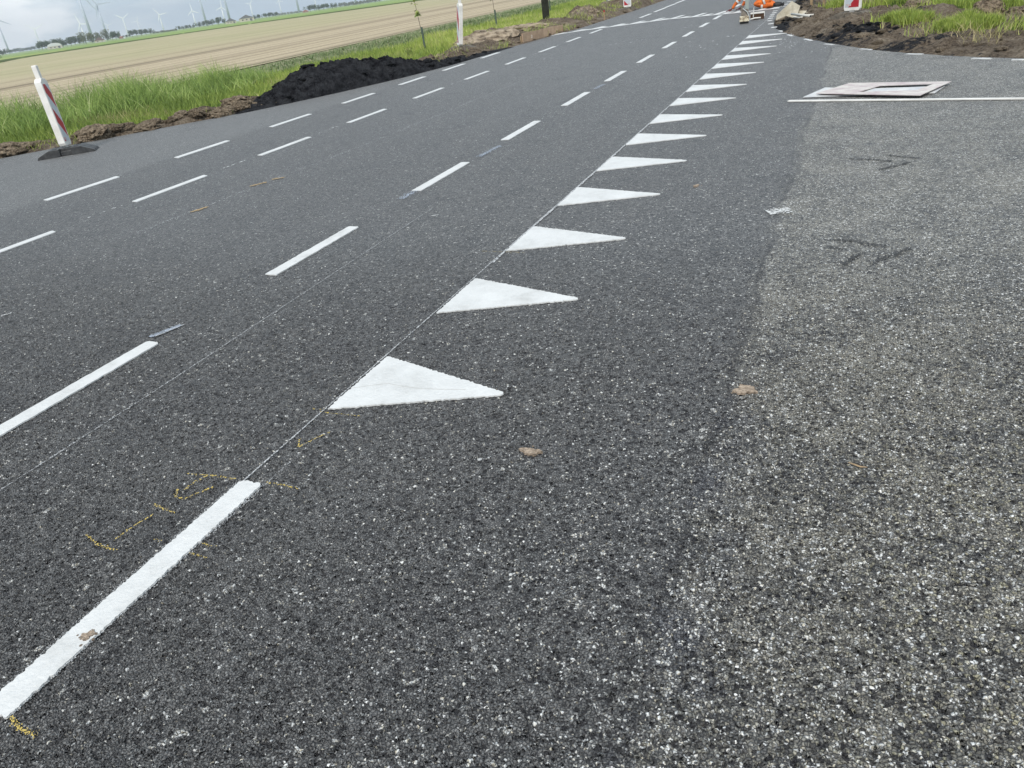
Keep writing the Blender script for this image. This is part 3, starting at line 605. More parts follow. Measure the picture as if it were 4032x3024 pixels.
def zR(x, y, u):
    z = 0
    for cx, cy, rx, ry, h in RM: z = z + h * np.exp(-1.3 * (((x - cx) / rx) ** 2 + ((y - cy) / ry) ** 2))
    z = z * (0.6 + 0.8 * ridge(x * 2.6, y * 2.6, 4, 8))
    b = sst(0, 0.5, u) * (1 - 0.7 * sst(4.0, 7.0, u))
    return -0.03 + b * (0.01 + 0.5 * z + 0.15 * (ridge(x * 2.4, y * 2.4, 5, 12) ** 2.2) * (0.25 + fbm(x * 1.2, y * 1.2, 2, 2)) + 0.07 * (ridge(x * 7, y * 7, 3, 62) - .5) * sst(0, .2, u)) + 0.045 * (fbm(x * 6, y * 6, 4, 51) - 0.35) * sst(0, 0.12, u)
ZR = zR(XR, YR, UR); ZR = np.where(UR < 0.03, -0.03, ZR)
def grassR(x, y, u):
    g = sst(-0.3, 0.35, y - (21.0 - 2.75 * (x + 0.2) + 1.6 * np.clip(x - 1.2, 0, 9) + 1.2 * (fbm(x * 1.2, y * 1.2, 3, 77) - 0.5)))
    g = g * sst(-0.6, -0.1, x + 0.5 * (fbm(x, y, 2, 5) - .5))
    for cx, cy, rx, ry in TUFT: g = np.maximum(g, 0.8 * np.exp(-1.2 * (((x - cx) / rx) ** 2 + ((y - cy) / ry) ** 2)))
    return g
TUFT = ((0.72, 15.6, 0.42, 0.55), (1.42, 14.0, 0.42, 0.50), (-0.5, 21.3, 0.35, 0.5), (0.1, 19.8, 0.2, 0.3), (2.1, 13.3, 0.3, 0.5))
GR = grassR(XR, YR, UR)
KR = 0.9 * np.exp(-1.2 * (((XR - 0.0) / 0.75) ** 2 + ((YR - 14.9) / 1.0) ** 2)) + 0.8 * np.exp(-1.2 * (((XR + 1.55) / 0.33) ** 2 + ((YR - 18.0) / 1.3) ** 2)) \
    + 1.0 * np.exp(-1.2 * (((XR + 1.3) / 0.5) ** 2 + ((YR - 24.0) / 4.0) ** 2)) + 0.7 * np.exp(-1.2 * (((XR - 0.9) / 0.8) ** 2 + ((YR - 12.9) / 0.5) ** 2)) + 0.7 * np.exp(-1.5 * (((XR - 1.0) / 0.6) ** 2 + ((YR - 17.2) / 0.35) ** 2)) + 0.35 * (1 - sst(0.1, 0.5, UR))
ny, nu = XR.shape; idx = np.arange(ny * nu).reshape(ny, nu)
F = np.stack([idx[:-1, :-1], idx[:-1, 1:], idx[1:, 1:], idx[1:, :-1]], -1).reshape(-1, 4)
verge_r = meshobj('verge_ground', np.stack([XR, YR, ZR], -1).reshape(-1, 3), F, M['soil'], smooth=True, attrs={'grass': GR.ravel(), 'black': KR.ravel(), 'dull': 0 * GR.ravel()})
tag(verge_r, kind='structure')
for o in (verge_l, verge_r):
    if sum(p.normal.z for p in list(o.data.polygons)[:200]) < 0: o.data.flip_normals()

# ------------------------------------------------------------------ grass
def blades(name, x, y, z, h, wd, lean, mt, tone, segs=3, bend=0.5, laz=None):
    n = len(x); az = rng.uniform(0, 2 * np.pi, n)
    if laz is None: la = rng.uniform(0, 2 * np.pi, n)
    else: la = laz + rng.normal(0, 0.9, n)
    fx, fy = np.cos(az), np.sin(az); lx, ly = np.cos(la), np.sin(la)
    V = np.zeros((n, 2 * segs + 1, 3), np.float32); 
    for k in range(segs + 1):
        t = k / segs; off = h * lean * (t * (1 - bend) + bend * t ** 2.2); zz = z + h * t * (1 - 0.22 * lean * t * bend * 2)
        cx = x + lx * off; cy = y + ly * off; ww = wd * (1 - t ** 1.5) * 0.5
        if k < segs:
            V[:, 2 * k, 0] = cx - fx * ww; V[:, 2 * k, 1] = cy - fy * ww; V[:, 2 * k, 2] = zz
            V[:, 2 * k + 1, 0] = cx + fx * ww; V[:, 2 * k + 1, 1] = cy + fy * ww; V[:, 2 * k + 1, 2] = zz
        else: V[:, 2 * k, 0] = cx; V[:, 2 * k, 1] = cy; V[:, 2 * k, 2] = zz
    tri = []
    for k in range(segs - 1): a = 2 * k; tri += [(a, a + 1, a + 3), (a, a + 3, a + 2)]
    a = 2 * (segs - 1); tri.append((a, a + 1, a + 2))
    T = (np.arange(n)[:, None, None] * (2 * segs + 1) + np.array(tri)[None]).reshape(-1, 3)
    return meshobj(name, V.reshape(-1, 3), T, mt, smooth=False, attrs={'tone': np.repeat(tone, 2 * segs + 1)})
# left verge lawn grass
def scatter_left(n, y0, y1, u0, u1, ypow=1.0):
    y = y0 + (y1 - y0) * rng.random(n) ** ypow; u = rng.uniform(u0, u1, n); return ledge(y) - u, y, u
x, y, u = scatter_left(260000, 6.0, 62, 0.5, 10.4, 1.55)
g = grassL(x, y); clump = fbm(x * 1.6, y * 1.6, 3, 61)
lim = 7.6 + 2.2 * (fbm(x * .3, y * .3, 3, 44) - .5) - 0.0
keep = (rng.random(len(x)) < g * (0.35 + clump)) & (u < lim + rng.normal(0, .25, len(x)))
x, y, u, clump = x[keep], y[keep], u[keep], clump[keep]
hh = (0.07 + 0.16 * clump) * rng.uniform(0.5, 1.5, len(x)) * (0.7 + 0.6 * sst(1.0, 3.0, u))
yel = fbm(x * 0.35, y * 0.35, 3, 71)
tone = np.clip(0.32 + 0.9 * (yel - 0.5) + rng.normal(0, 0.2, len(x)) + 0.26 * sst(12, 17, y), 0, 1)
wdv = 0.006 + 0.0005 * y
tag(blades('verge_grass', x, y, zL(x, y), hh, wdv, rng.uniform(0.1, 0.8, len(x)), M['grass'], tone, 2), 'bright green grass growing along the left side of the road', 'grass', kind='stuff')
# dull weeds against the field
x, y, u = scatter_left(60000, 10, 75, 7.0, 13.0, 1.4)
keep = (rng.random(len(x)) < 0.75 * fbm(x * 1.1, y * 0.7, 3, 81) * sst(7.3, 8.6, u) * (1 - sst(11.0, 12.6, u)))
x, y, u = x[keep], y[keep], u[keep]
tag(blades('field_edge_weeds', x, y, zL(x, y), rng.uniform(0.04, 0.16, len(x)), 0.02 + 0.0007 * y, rng.uniform(0.3, 1.2, len(x)), M['weeds'], np.clip(rng.normal(0.5, 0.25, len(x)), 0, 1), 2), 'low dull green weeds between bright grass and bare field', 'weeds', kind='stuff')
# reeds: a dense tall stand in the ditch at the left, thinning out towards the heap
n = 135000
y = rng.uniform(7.0, 19.5, n); x = rng.uniform(-24, -11.5, n)
front = np.interp(y, [7, 9.5, 11, 13, 14.5, 16, 19], [-16.4, -15.0, -14.4, -13.8, -13.4, -13.5, -14.2])
back = np.interp(y, [7, 10, 14, 16.5, 19.5], [-21.5, -20.0, -17.6, -16.3, -15.6])
dens = sst(0.0, 0.5, front - x + 0.6 * (fbm(x, y, 2, 91) - .5)) * sst(0, 0.5, x - back) * (1 - sst(17.2, 18.6, y)) 
cl = fbm(x * 0.9, y * 0.9, 3, 95)
keep = rng.random(n) < dens * np.clip(0.05 + 1.9 * (cl - .28), 0.04, 1) * 0.85
x, y, cl = x[keep], y[keep], cl[keep]
hr = (0.40 + 1.0 * cl) * rng.uniform(0.6, 1.15, len(x)) * np.interp(y, [7, 14, 17.5], [1.12, 0.95, 0.75]) * np.interp(front[keep] - x, [0, 1.2], [0.55, 1.0])
tone = np.clip(0.40 + 0.7 * (fbm(x * 1.5, y * 1.5, 2, 99) - .5) + rng.normal(0, 0.18, len(x)), 0, 1)
tag(blades('reed_bed', x, y, zL(x, y) - 0.02, hr, rng.uniform(0.009, 0.022, len(x)), rng.uniform(0.25, 1.15, len(x)), M['reed'], tone, 4, 0.85, laz=2.6), 'tall green reeds standing in the ditch at the far left', 'reeds', kind='stuff')
# dry tan grass left of the heap
x, y, u = scatter_left(9000, 11.5, 21, 2.2, 5.5)
keep = rng.random(len(x)) < sst(0.45, 0.65, fbm(x * .8, y * .8, 2, 105)); x, y = x[keep], y[keep]
tag(blades('dry_grass', x, y, zL(x, y), rng.uniform(.08, .28, len(x)), 0.012 + 0 * x, rng.uniform(.3, 1, len(x)), M['drygrass'], rng.random(len(x)), 2), 'straw coloured dry grass behind the black heap', 'dry grass', kind='stuff')
# sprigs of grass in the soil strip at the left
x, y, u = scatter_left(15000, 6.5, 40, 0.12, 2.2)
keep = rng.random(len(x)) < sst(0.50, 0.66, fbm(x * 1.4, y * 1.4, 2, 115)); x, y = x[keep], y[keep]
tag(blades('grass_sprigs', x, y, zL(x, y), rng.uniform(.05, .2, len(x)), 0.010 + 0 * x, rng.uniform(.3, 1, len(x)), M['grass'], np.clip(rng.normal(.6, .25, len(x)), 0, 1), 2), 'loose tufts of grass growing through the dug soil strip', 'grass', kind='stuff')
# right-hand grass
n = 190000
x = rng.uniform(-1, 9, n); y = rng.uniform(11, 30, n)
from math import hypot
gR = grassR(x, y, 0); bnd = y - np.interp(x, [-1.8, -1.3, -0.4, 0.15, 0.72, 1.32, 2.4, 4, 9], [20, 16.6, 14.3, 13.1, 12.2, 11.5, 10.6, 9.9, 9.5])
cl = fbm(x * 2, y * 2, 3, 121)
keep = (rng.random(n) < gR * (0.3 + 1.0 * cl)) & (bnd > 0.3)
x, y, cl, bnd = x[keep], y[keep], cl[keep], bnd[keep]
def zRxy(x, y):
    q = np.stack([x, y], 1); out = np.zeros(len(x))
    # nearest distance to the edge polyline
    dmin = np.full(len(x), 1e9)
    for a, b_ in zip(REa[:-1], REa[1:]):
        d = b_ - a; t = np.clip(((q - a) @ d) / (d @ d), 0, 1); dd = np.sqrt((((a + t[:, None] * d) - q) ** 2).sum(1)); dmin = np.minimum(dmin, dd)
    return zR(x, y, dmin)
tuft = y < (20.5 - 2.4 * x)
hh = np.where(tuft, 0.20, 0.34) * (0.4 + cl) * rng.uniform(0.5, 1.3, len(x))
tone = np.clip(0.52 + 0.6 * (fbm(x * 1.2, y * 1.2, 2, 131) - .5) + rng.normal(0, .17, len(x)), 0, 1)
tag(blades('roadside_grass', x, y, zRxy(x, y), hh, 0.006 + 0.0004 * y, rng.uniform(.1, .7, len(x)), M['grass'], tone, 3), 'tall bright grass on the bank beyond the dug soil at right', 'grass', kind='stuff')
for k, (cx, cy, rx, ry, h_, n_, lab) in enumerate(((0.75, 15.5, .38, .45, .22, 5200, 'left bright grass tuft on the dug soil bank at right'), (1.45, 13.95, .40, .42, .24, 6500, 'right and larger bright grass tuft on the dug soil bank at right'), (-0.45, 20.9, .32, .35, .16, 1500, 'small grass patch behind the left side of the right hand sign'))):
    a_ = rng.uniform(0, 6.283, n_); r_ = np.sqrt(rng.random(n_)) * (1 + .25 * np.sin(3 * a_ + k)); x = cx + rx * r_ * np.cos(a_); y = cy + ry * r_ * np.sin(a_)
    tag(blades('grass_tuft', x, y, zRxy(x, y), h_ * rng.uniform(.4, 1.2, n_) * (1.15 - .5 * r_), 0.013 + 0 * x, rng.uniform(.1, .8, n_), M['grass'], np.clip(rng.normal(.5, .2, n_), 0, 1), 3), lab, 'grass tuft')
n = 9000
x = rng.uniform(-0.8, 4.5, n); y = rng.uniform(12, 19, n)
keep = (rng.random(n) < 0.75 * sst(0.55, 0.75, fbm(x * 1.3 + 4, y * 1.3, 2, 141)) * sst(.2, .9, (x - 0.2))) ; x, y = x[keep], y[keep]
k2 = (y - np.interp(x, [-1.8, -1.3, -0.4, 0.15, 0.72, 1.32, 2.4, 4, 9], [20, 16.6, 14.3, 13.1, 12.2, 11.5, 10.6, 9.9, 9.5])) > .35; x, y = x[k2], y[k2]
tag(blades('dry_grass', x, y, zRxy(x, y), rng.uniform(.05, .22, len(x)), 0.008 + 0 * x, rng.uniform(.5, 1.3, len(x)), M['drygrass'], rng.random(len(x)), 3), 'straw coloured dry grass on the dug soil at right', 'dry grass', kind='stuff')

# ------------------------------------------------------------------ heaps, mounds, clods
HP = np.array([(11.6, 0.0), (12.3, 0.16), (13.0, 0.34), (13.7, 0.51), (14.5, 0.50), (15.3, 0.41), (15.9, 0.27), (16.6, 0.13), (17.6, 0.07), (19.2, 0.03), (19.9, 0.0)])
ys = np.arange(11.5, 20.0, 0.02); vs = np.linspace(-0.02, 1, 100)
YH, VH = np.meshgrid(ys, vs, indexing='ij'); Hh = np.interp(YH, HP[:, 0], HP[:, 1])
Wd = 0.35 + 3.0 * Hh + 0.15 * (fbm(YH * 1.5, 0 * YH, 2, 7) - .5)
XH = ledge(YH) + 0.10 - VH * Wd + 0.03 * (fbm(YH * 4, VH * 3, 3, 4) - .5)
prof = np.clip(np.sin(np.pi * np.clip(VH, 0, 1) ** 0.80), 0, 1) ** 0.85
ZH = Hh * prof * (0.90 + 0.30 * (fbm(XH * 1.5, YH * 1.5, 3, 6) - .5)) + prof ** 0.5 * sst(0, .14, Hh) * (0.22 * (ridge(XH * 2.3, YH * 2.3, 5, 14) - .6) + 0.12 * (fbm(XH * 7, YH * 7, 3, 24) - .5) + 0.055 * (ridge(XH * 13, YH * 13, 3, 34) - .6) + 0.05 * (fbm(XH * 24, YH * 24, 2, 35) - .5)) + 0.003
ZH = np.maximum(ZH, 0.003 + 0 * ZH); ZH[:, 0] = -0.05; ZH[:, -1] = -0.1
ZH = np.where((VH > .5) & (prof < .15), ZH - 0.06, ZH)
ny, nu = XH.shape; idx = np.arange(ny * nu).reshape(ny, nu)
F = np.stack([idx[:-1, :-1], idx[:-1, 1:], idx[1:, 1:], idx[1:, :-1]], -1).reshape(-1, 4)[:, ::-1]
heap = meshobj('asphalt_heap', np.stack([XH, YH, ZH], -1).reshape(-1, 3), F, M['millings'], smooth=False)
if sum(p.normal.z for p in heap.data.polygons) < 0: heap.data.flip_normals()
tag(heap, 'long black heap of crumbled asphalt along the left road edge', 'heap')
def lumpmesh(seed, flat=0.7, amp=0.5, sub=3, fr=1.7):
    bm = bmesh.new(); bmesh.ops.create_icosphere(bm, subdivisions=sub, radius=1)
    P = np.array([v.co[:] for v in bm.verts])
    d = fbm(P[:, 0] * fr + seed * 3.3 + P[:, 2] * 1.1, P[:, 1] * fr + seed * 7.7 - P[:, 2] * 1.9, 4, seed) - 0.5
    d2 = ridge(P[:, 0] * 3 + seed + P[:, 2] * 2, P[:, 1] * 3 - P[:, 2] * 2.5, 3, seed + 5) - .5
    d3 = fbm(P[:, 0] * 6 + seed + P[:, 2] * 4.1, P[:, 1] * 6 - P[:, 2] * 5.3, 3, seed + 9) - .5
    for v, a, b_, c_ in zip(bm.verts, d, d2, d3):
        v.co *= 1 + amp * 1.6 * a + amp * 0.7 * b_ + 0.30 * c_; v.co.z = v.co.z * flat
    me = bpy.data.meshes.new('lump'); bm.to_mesh(me); bm.free(); return me
LM = [lumpmesh(s) for s in range(6)]
LMh = [lumpmesh(s + 20, 0.8, 0.4, 4) for s in range(3)]
def lump(name, me, loc, sc3, rz, mt, label=None, cat=None, group=None, parent=None):
    if mt.name not in me.name:
        key = me.name.split('|')[0] + '|' + mt.name
        m2 = bpy.data.meshes.get(key)
        if m2 is None: m2 = me.copy(); m2.name = key; m2.materials.clear(); m2.materials.append(mt)
        me = m2
    o = bpy.data.objects.new(name, me); C.objects.link(o); o.location = loc; o.scale = sc3; o.rotation_euler = (0, 0, rz)
    if parent: o.parent = parent
    return tag(o, label, cat, group)
for (x_, y_, a_, b_, z_) in ((-0.975, 2.085, 0.036, 0.022, 0.006), (-0.30, 2.655, 0.046, 0.032, 0.0055), (-1.02, 5.68, 0.02, 0.03, 0.004), (-1.904, 0.93, 0.020, 0.018, 0.0075)):
    blob('mud_spot', x_, y_, a_, b_, 'mud', z_ + .0005, seed=int(a_ * 1000))
    for k in range(16):
        s_ = random.uniform(.0015, .005); lump('mud_crumb', LM[k % 6], (x_ + random.gauss(0, a_ * .8), y_ + random.gauss(0, b_ * .8), z_), (s_, s_, s_ * .6), k, M['mud'], None, parent=road)
lump('paint_chip', LM[2], (-1.14, 2.0, 0.006), (0.008, 0.007, 0.003), 0.4, M['paint'], None, parent=road)
# soil mounds built as things of their own over the bank
lump('soil_mound', LMh[0], (-9.75, 21.9, 0.0), (0.95, 1.25, 0.42), 0.3, M['clod'], 'largest dry soil mound beside the left road edge, past the second striped post', 'soil mound')
lump('soil_mound', LMh[1], (-9.9, 25.3, 0.0), (0.8, 1.2, 0.30), 1.1, M['clod'], 'lower grey soil mound with grass in front of it, behind the timber board', 'soil mound')
lump('soil_mound', LMh[2], (-8.95, 28.6, 0.0), (0.55, 0.9, 0.45), 0.5, M['clod_dark'], 'dark root filled soil mound at the far end of the timber board', 'soil mound')
lump('soil_mound', LMh[0], (-0.45, 16.9, -0.03), (0.62, 0.38, 0.13), 0.5, M['clod_dark'], 'broad brown soil mound below the striped sign at right', 'soil mound')
lump('soil_clod', LMh[1], (0.32, 20.2, 0.05), (0.42, 0.28, 0.17), 0.2, M['clod_dark'], 'large rounded soil clod just right of the striped sign at right', 'soil clod')
lump('soil_clod', LMh[2], (1.0, 18.3, 0.04), (0.42, 0.3, 0.20), 2.0, M['clod_dark'], 'grey pointed soil clod at the edge of the tall grass at right', 'soil clod')
lump('turf_clod', LMh[0], (1.95, 16.0, 0.06), (0.26, 0.22, 0.22), 0.9, M['clod_dark'], 'upturned turf clod with hanging roots on the right bank', 'turf clod')
lump('soil_clod', LMh[1], (2.40, 15.4, 0.04), (0.32, 0.22, 0.15), 1.9, M['clod_dark'], 'low brown soil clod nearest the right border of the photo', 'soil clod')
for (cx, cy, n_, sm_, lab) in ((-12.95, 8.95, 9, 0.22, 'big dug soil clod in the strip behind the nearest striped guide post'), (-11.95, 10.05, 11, 0.20, 'big dug soil clod midway between the nearest guide post and the black heap'),
                       (-10.75, 11.75, 14, 0.22, 'big dug soil clod at the near end of the black heap'), (-9.5, 18.5, 8, 0.13, 'pale dry soil clod between the black heap and the tilted guide post')):
    for i in range(n_):
        t = random.gauss(0, 0.45); y_ = cy + t * (1 if cy > 10.5 else .55); x_ = cx + (ledge(y_) - ledge(cy)) + random.gauss(-0.05, 0.22); x_ = min(x_, float(ledge(y_)) - 0.22)
        s_ = sm_ * random.uniform(.5, 1.25)
        lump('soil_clod', LMh[i % 3], (x_, y_, float(zL(np.array([x_]), np.array([y_]))[0])), (s_ * 1.3, s_, s_ * random.uniform(.45, .85)), random.uniform(0, 6), M['clod'] if cy > 18 else M['clod_dark'], lab, 'soil clod', lab)
# small loose clods
def many(name, n, fx, smin, smax, mts, label, cat, group, zf):
    for i in range(n):
        x, y = fx(); s = random.uniform(smin, smax) * random.choice((0.6, 0.8, 1, 1, 1.5))
        z = float(zf(np.array([x]), np.array([y]))[0])
        lump(name, random.choice(LM), (x, y, z + s * 0.15), (s, s * random.uniform(.6, 1), s * random.uniform(.5, .9)), random.uniform(0, 6.3), random.choice(mts), label, cat, group)
def fL(): 
    y = random.uniform(7.5, 24) if random.random() < .6 else random.uniform(22, 42); return float(ledge(y)) - abs(random.gauss(0.45, 0.4)) - 0.08, y
many('soil_lump', 130, fL, 0.03, 0.10, [M['clod'], M['clod_dark'], M['clod_dark']], 'loose lump of dug soil in the brown strip along the left road edge', 'soil lump', 'loose soil lumps along the left road edge', zL)
def fR():
    while True:
        s = random.uniform(3, 20); u = abs(random.gauss(0.5, 0.9)) + 0.08
        i = int(np.searchsorted(ss, s)); x = px[i] + nx[i] * u; y = py[i] + nyv[i] * u
        if x < 4: return float(x), float(y)
many('soil_lump', 130, fR, 0.02, 0.075, [M['clod'], M['clod_dark'], M['clod_dark']], 'loose lump of dug soil on the bank along the curved right road edge', 'soil lump', 'loose soil lumps on the right bank', zRxy)
def fK():
    while True:
        x, y = (random.gauss(0.0, 0.35), random.gauss(14.9, 0.6)) if random.random() < .6 else (random.gauss(-1.4, 0.15), random.uniform(17.5, 25))
        if y > float(np.interp(x, [-1.8, -1.3, -0.4, 0.15, 0.72, 1.32, 2.4, 4, 9], [20, 16.6, 14.3, 13.1, 12.2, 11.5, 10.6, 9.9, 9.5])) + .25 and x > -1.6: return x, y
many('asphalt_crumb', 150, fK, 0.015, 0.05, [M['millings']], 'black crumb of asphalt on the soil of the right bank', 'asphalt crumb', 'black asphalt crumbs on the right bank', zRxy)
def fH():
    i = random.randrange(ny); j = random.randrange(8, 56); return float(XH[i, j]), float(YH[i, j])
for i in range(110):
    a = random.randrange(12, ny - 12); b_ = random.randrange(6, 94); s = random.uniform(0.02, 0.075)
    if ZH[a, b_] < 0.04: continue
    lump('asphalt_chunk', random.choice(LM), (XH[a, b_], YH[a, b_], ZH[a, b_] + s * .2), (s * random.uniform(1, 1.9), s, s * random.uniform(.3, .8)), random.uniform(0, 6), M['millings'], 'black asphalt chunk lying on the long black heap', 'asphalt chunk', 'asphalt chunks on the black heap')

# ------------------------------------------------------------------ striped guide posts
def stripemat(name, slope, per, off, wd=0.5):
    m = bpy.data.materials.new(name); m.use_nodes = True; nt = m.node_tree; b = nt.nodes['Principled BSDF']
    tc = N(nt, 'ShaderNodeTexCoord'); sx = N(nt, 'ShaderNodeSeparateXYZ'); L(nt, tc.outputs['Object'], sx.inputs[0])
    d = mathn(nt, 'FRACT', mathn(nt, 'ADD', mathn(nt, 'DIVIDE', mathn(nt, 'MULTIPLY_ADD', sx.outputs[1], slope, sx.outputs[2]), per), off + 20.0))
    c = mix(nt, mathn(nt, 'LESS_THAN', d, wd), (0.50, 0.54, 0.57), (0.40, 0.018, 0.028))
    L(nt, c, b.inputs['Base Color']); b.inputs['Roughness'].default_value = 0.35
    return m
def guide_post(loc, rz, lean, label, wid=0.21, dep=0.10, slope=1.0, per=0.46, off=0.0, base_mat='rubber', base_rz=None, base=True, label_side=1, tall=0.98):
    r = empty('guide_post', loc, 0, label, 'guide post', 'striped guide posts of the roadworks')
    Rz = Matrix.Rotation(rz, 4, 'Z')
    T = Matrix.Translation((0, 0, 0.11)) @ Matrix.Rotation(lean[1], 4, 'X') @ Matrix.Rotation(lean[0], 4, 'Y') @ Rz
    z0 = 0.02; h = tall
    # body: local x = face normal, y = width ; chamfered shoulders and a tapered foot
    prof = [(-wid / 2 + .02, z0), (wid / 2 - .02, z0), (wid / 2, z0 + .04), (wid / 2, z0 + h - .05), (wid / 4, z0 + h), (-wid / 4, z0 + h), (-wid / 2, z0 + h - .05), (-wid / 2, z0 + .04)]
    A = Matrix(((0, 0, 1, 0), (1, 0, 0, 0), (0, 1, 0, 0), (0, 0, 0, 1)))
    o = MB().prism(prof, -dep / 2, dep / 2, A).build('post_body', M['white_plastic'], r, bevel=0.008); o.matrix_local = T
    sm = stripemat('stripes_' + str(round(loc[0])), slope, per, off)
    for s in (-1, 1):
        f = MB().box((s * (dep / 2 + 0.0015), 0, z0 + h / 2 - 0.01), (0.003, wid - 0.055, h - 0.15)).build('striped_face', sm, r); f.matrix_local = T
        st = MB().box((s * (dep / 2 + 0.0042), -label_side * s * wid * 0.20, z0 + 0.105), (0.002, wid * 0.30, 0.035)).build('sticker', M['sticker'], r); st.matrix_local = T
    n = MB().box((0, 0, z0 + h + 0.09), (dep * .72, wid * .36, 0.19)).build('top_stub', M['white_plastic'], r, bevel=0.012); n.matrix_local = T
    n = MB().box((0, 0, z0 - 0.035), (dep * .6, wid * .3, 0.09)).build('foot_peg', M['white_plastic'], r, bevel=0.006); n.matrix_local = T
    if base:
        bz = (base_rz if base_rz is not None else rz)
        B = Matrix.Rotation(bz, 4, 'Z')
        # ramped slab, notched in the middle of both long sides, forked at both ends
        half = [(-0.50, 0.0), (-0.48, 0.035), (-0.27, 0.11), (0.27, 0.11), (0.48, 0.035), (0.50, 0.0)]; SB = Matrix.Diagonal((0.84, 0.9, 1, 1))
        AX = Matrix(((1, 0, 0, 0), (0, 0, 1, 0), (0, 1, 0, 0), (0, 0, 0, 1)))
        mb = MB()
        mb.prism(half, -0.055, 0.055, AX)
        for sgn in (-1, 1):
            y0, y1 = sorted((sgn * 0.085, sgn * 0.20))
            for (a, b_) in ((-1, -0.10), (0.10, 1)):
                p = [q for q in half]
                if a == -1: p = [(-0.50, 0.0), (-0.48, 0.035), (-0.27, 0.11), (-0.10, 0.11), (-0.10, 0.0)]
                else: p = [(0.10, 0.0), (0.10, 0.11), (0.27, 0.11), (0.48, 0.035), (0.50, 0.0)]
                mb.prism(p, y0, y1, AX)
            yi0, yi1 = sorted((sgn * 0.055, sgn * 0.085))
            mb.prism([(-0.36, 0.002), (-0.36, 0.075), (-0.27, 0.104), (0.27, 0.104), (0.36, 0.075), (0.36, 0.002)], yi0, yi1, AX)
            mb.box((0, sgn * 0.12, 0.035), (0.198, 0.10, 0.065))
        o = mb.build('rubber_base', M[base_mat], r, bevel=0.006); o.matrix_local = B @ SB
        h2 = MB()
        for sx_ in (-1, 1):
            for yy_ in (-0.13, 0.13):
                h2.box((sx_ * 0.20, yy_, 0.1125), (0.05, 0.022, 0.004)).box((sx_ * 0.16, yy_ * 0.9, 0.113), (0.02, 0.05, 0.004))
        o = h2.build('carry_slot', M['black'], o)
    return r
M['sticker'] = mat('worn_sticker', (0.70, 0.60, 0.58), 0.6, col2=(0.35, 0.22, 0.22), vscale=90)
guide_post((-11.20, 8.55, 0.0), R(25.5), (R(-4.0), R(-2.5)), 'nearest red and white striped guide post in a black rubber base on asphalt', dep=0.105, wid=0.20, per=0.43, slope=1.5, off=0.42, base_rz=R(40))
guide_post((-9.50, 19.35, 0.09), R(223), (R(8), R(-3)), 'tilted white guide post in a muddy rubber base just left of the largest soil mound', base_mat='rubber_dusty', base_rz=R(18), per=0.62, slope=1.9, off=0.2)
guide_post((-8.05, 31.0, 0.0), R(-76), (R(1), 0), 'red and white striped guide post facing the camera beside the far soil strip at left', wid=0.29, slope=1.05, per=0.62, off=0.30, base_mat='rubber_dusty', base_rz=R(25), label_side=-1)
guide_post((-0.14, 17.7, 0.05), R(-118), (R(0), 0), 'red and white striped guide post standing on the right hand soil bank', wid=0.33, slope=-1.25, per=0.80, off=0.28, base_mat='rubber_dusty', base_rz=R(-20), dep=0.07)

# ------------------------------------------------------------------ left verge furniture
def plankbox(p, q, th, h, z0):
    a = Vector(p); b_ = Vector(q); d = b_ - a
    return (((a.x + b_.x) / 2, (a.y + b_.y) / 2, z0 + h / 2), (d.length, th, h), math.atan2(d.y, d.x))
r = empty('timber_board', (-8.38, 20.95, 0), math.atan2(2.6, 0.27), 'long brown timber board with a white scrawled 21, upright along the left road edge', 'board')
mb = MB(); L_ = 2.62; k = 14
top = [0.20 + 0.0 * i for i in range(k + 1)]
vb = []
for i in range(k + 1):
    t = i / k; xx = L_ * t; yo = 0.02 * math.sin(t * 3.1) + 0.006 * math.sin(t * 17); zt = 0.235 - 0.035 * t + 0.006 * math.sin(t * 11)
    zb = 0.0 + 0.03 * sst(.7, 1, t)
    vb += [(xx, yo - .014, zb), (xx, yo + .014, zb), (xx, yo + .014, zt), (xx, yo - .014, zt)]
fs = [(3, 2, 1, 0), (4 * k, 4 * k + 1, 4 * k + 2, 4 * k + 3)]
for i in range(k):
    for e in range(4): fs.append((4 * i + e, 4 * i + (e + 1) % 4, 4 * (i + 1) + (e + 1) % 4, 4 * (i + 1) + e))
o = mb.add(vb, fs).build('board', M['wood_brown'], r)
bb('stake', M['wood'], r, (-0.03, 0.03, 0.08), (0.03, 0.03, 0.19))
bb('stake', M['wood'], r, (2.55, -0.03, 0.03), (0.03, 0.03, 0.12))
bb('stake', M['wood'], r, (1.35, 0.035, 0.06), (0.03, 0.03, 0.14))
M['whitepaint'] = mat('white_scrawl', (0.8, 0.77, 0.70), 0.8)
# scrawled 21 (strokes)
mb = MB(); x0 = 0.52; s = 0.045
def stroke(a, b_):
    ax, az = x0 + a[0] * s, 0.07 + a[1] * s; bx, bz = x0 + b_[0] * s, 0.07 + b_[1] * s
    ln_ = math.hypot(bx - ax, bz - az); an = math.atan2(bz - az, bx - ax); yo = 0.02 * math.sin((ax / L_) * 3.1)
    mb.box(((ax + bx) / 2, yo - 0.016, (az + bz) / 2), (ln_ + .006, 0.004, 0.011), M=Matrix.Rotation(-an, 4, 'Y'))
for a, b_ in (((0, 1.4), (0.6, 1.6)), ((0.6, 1.6), (0.75, 1.1)), ((0.75, 1.1), (0, 0)), ((0, 0), (0.9, 0.0)), ((1.5, 1.5), (1.5, 0))): stroke(a, b_)
mb.build('painted_number', M['whitepaint'], r)
r = empty('dark_plank_post', (-10.25, 28.1, -0.05), R(30), 'dark weathered flat post standing upright in the grass behind the timber board', 'post')
bb('post_plank', M['dark_post'], r, (0, 0, 0.42), (0.25, 0.05, 0.98), bevel=0.006)
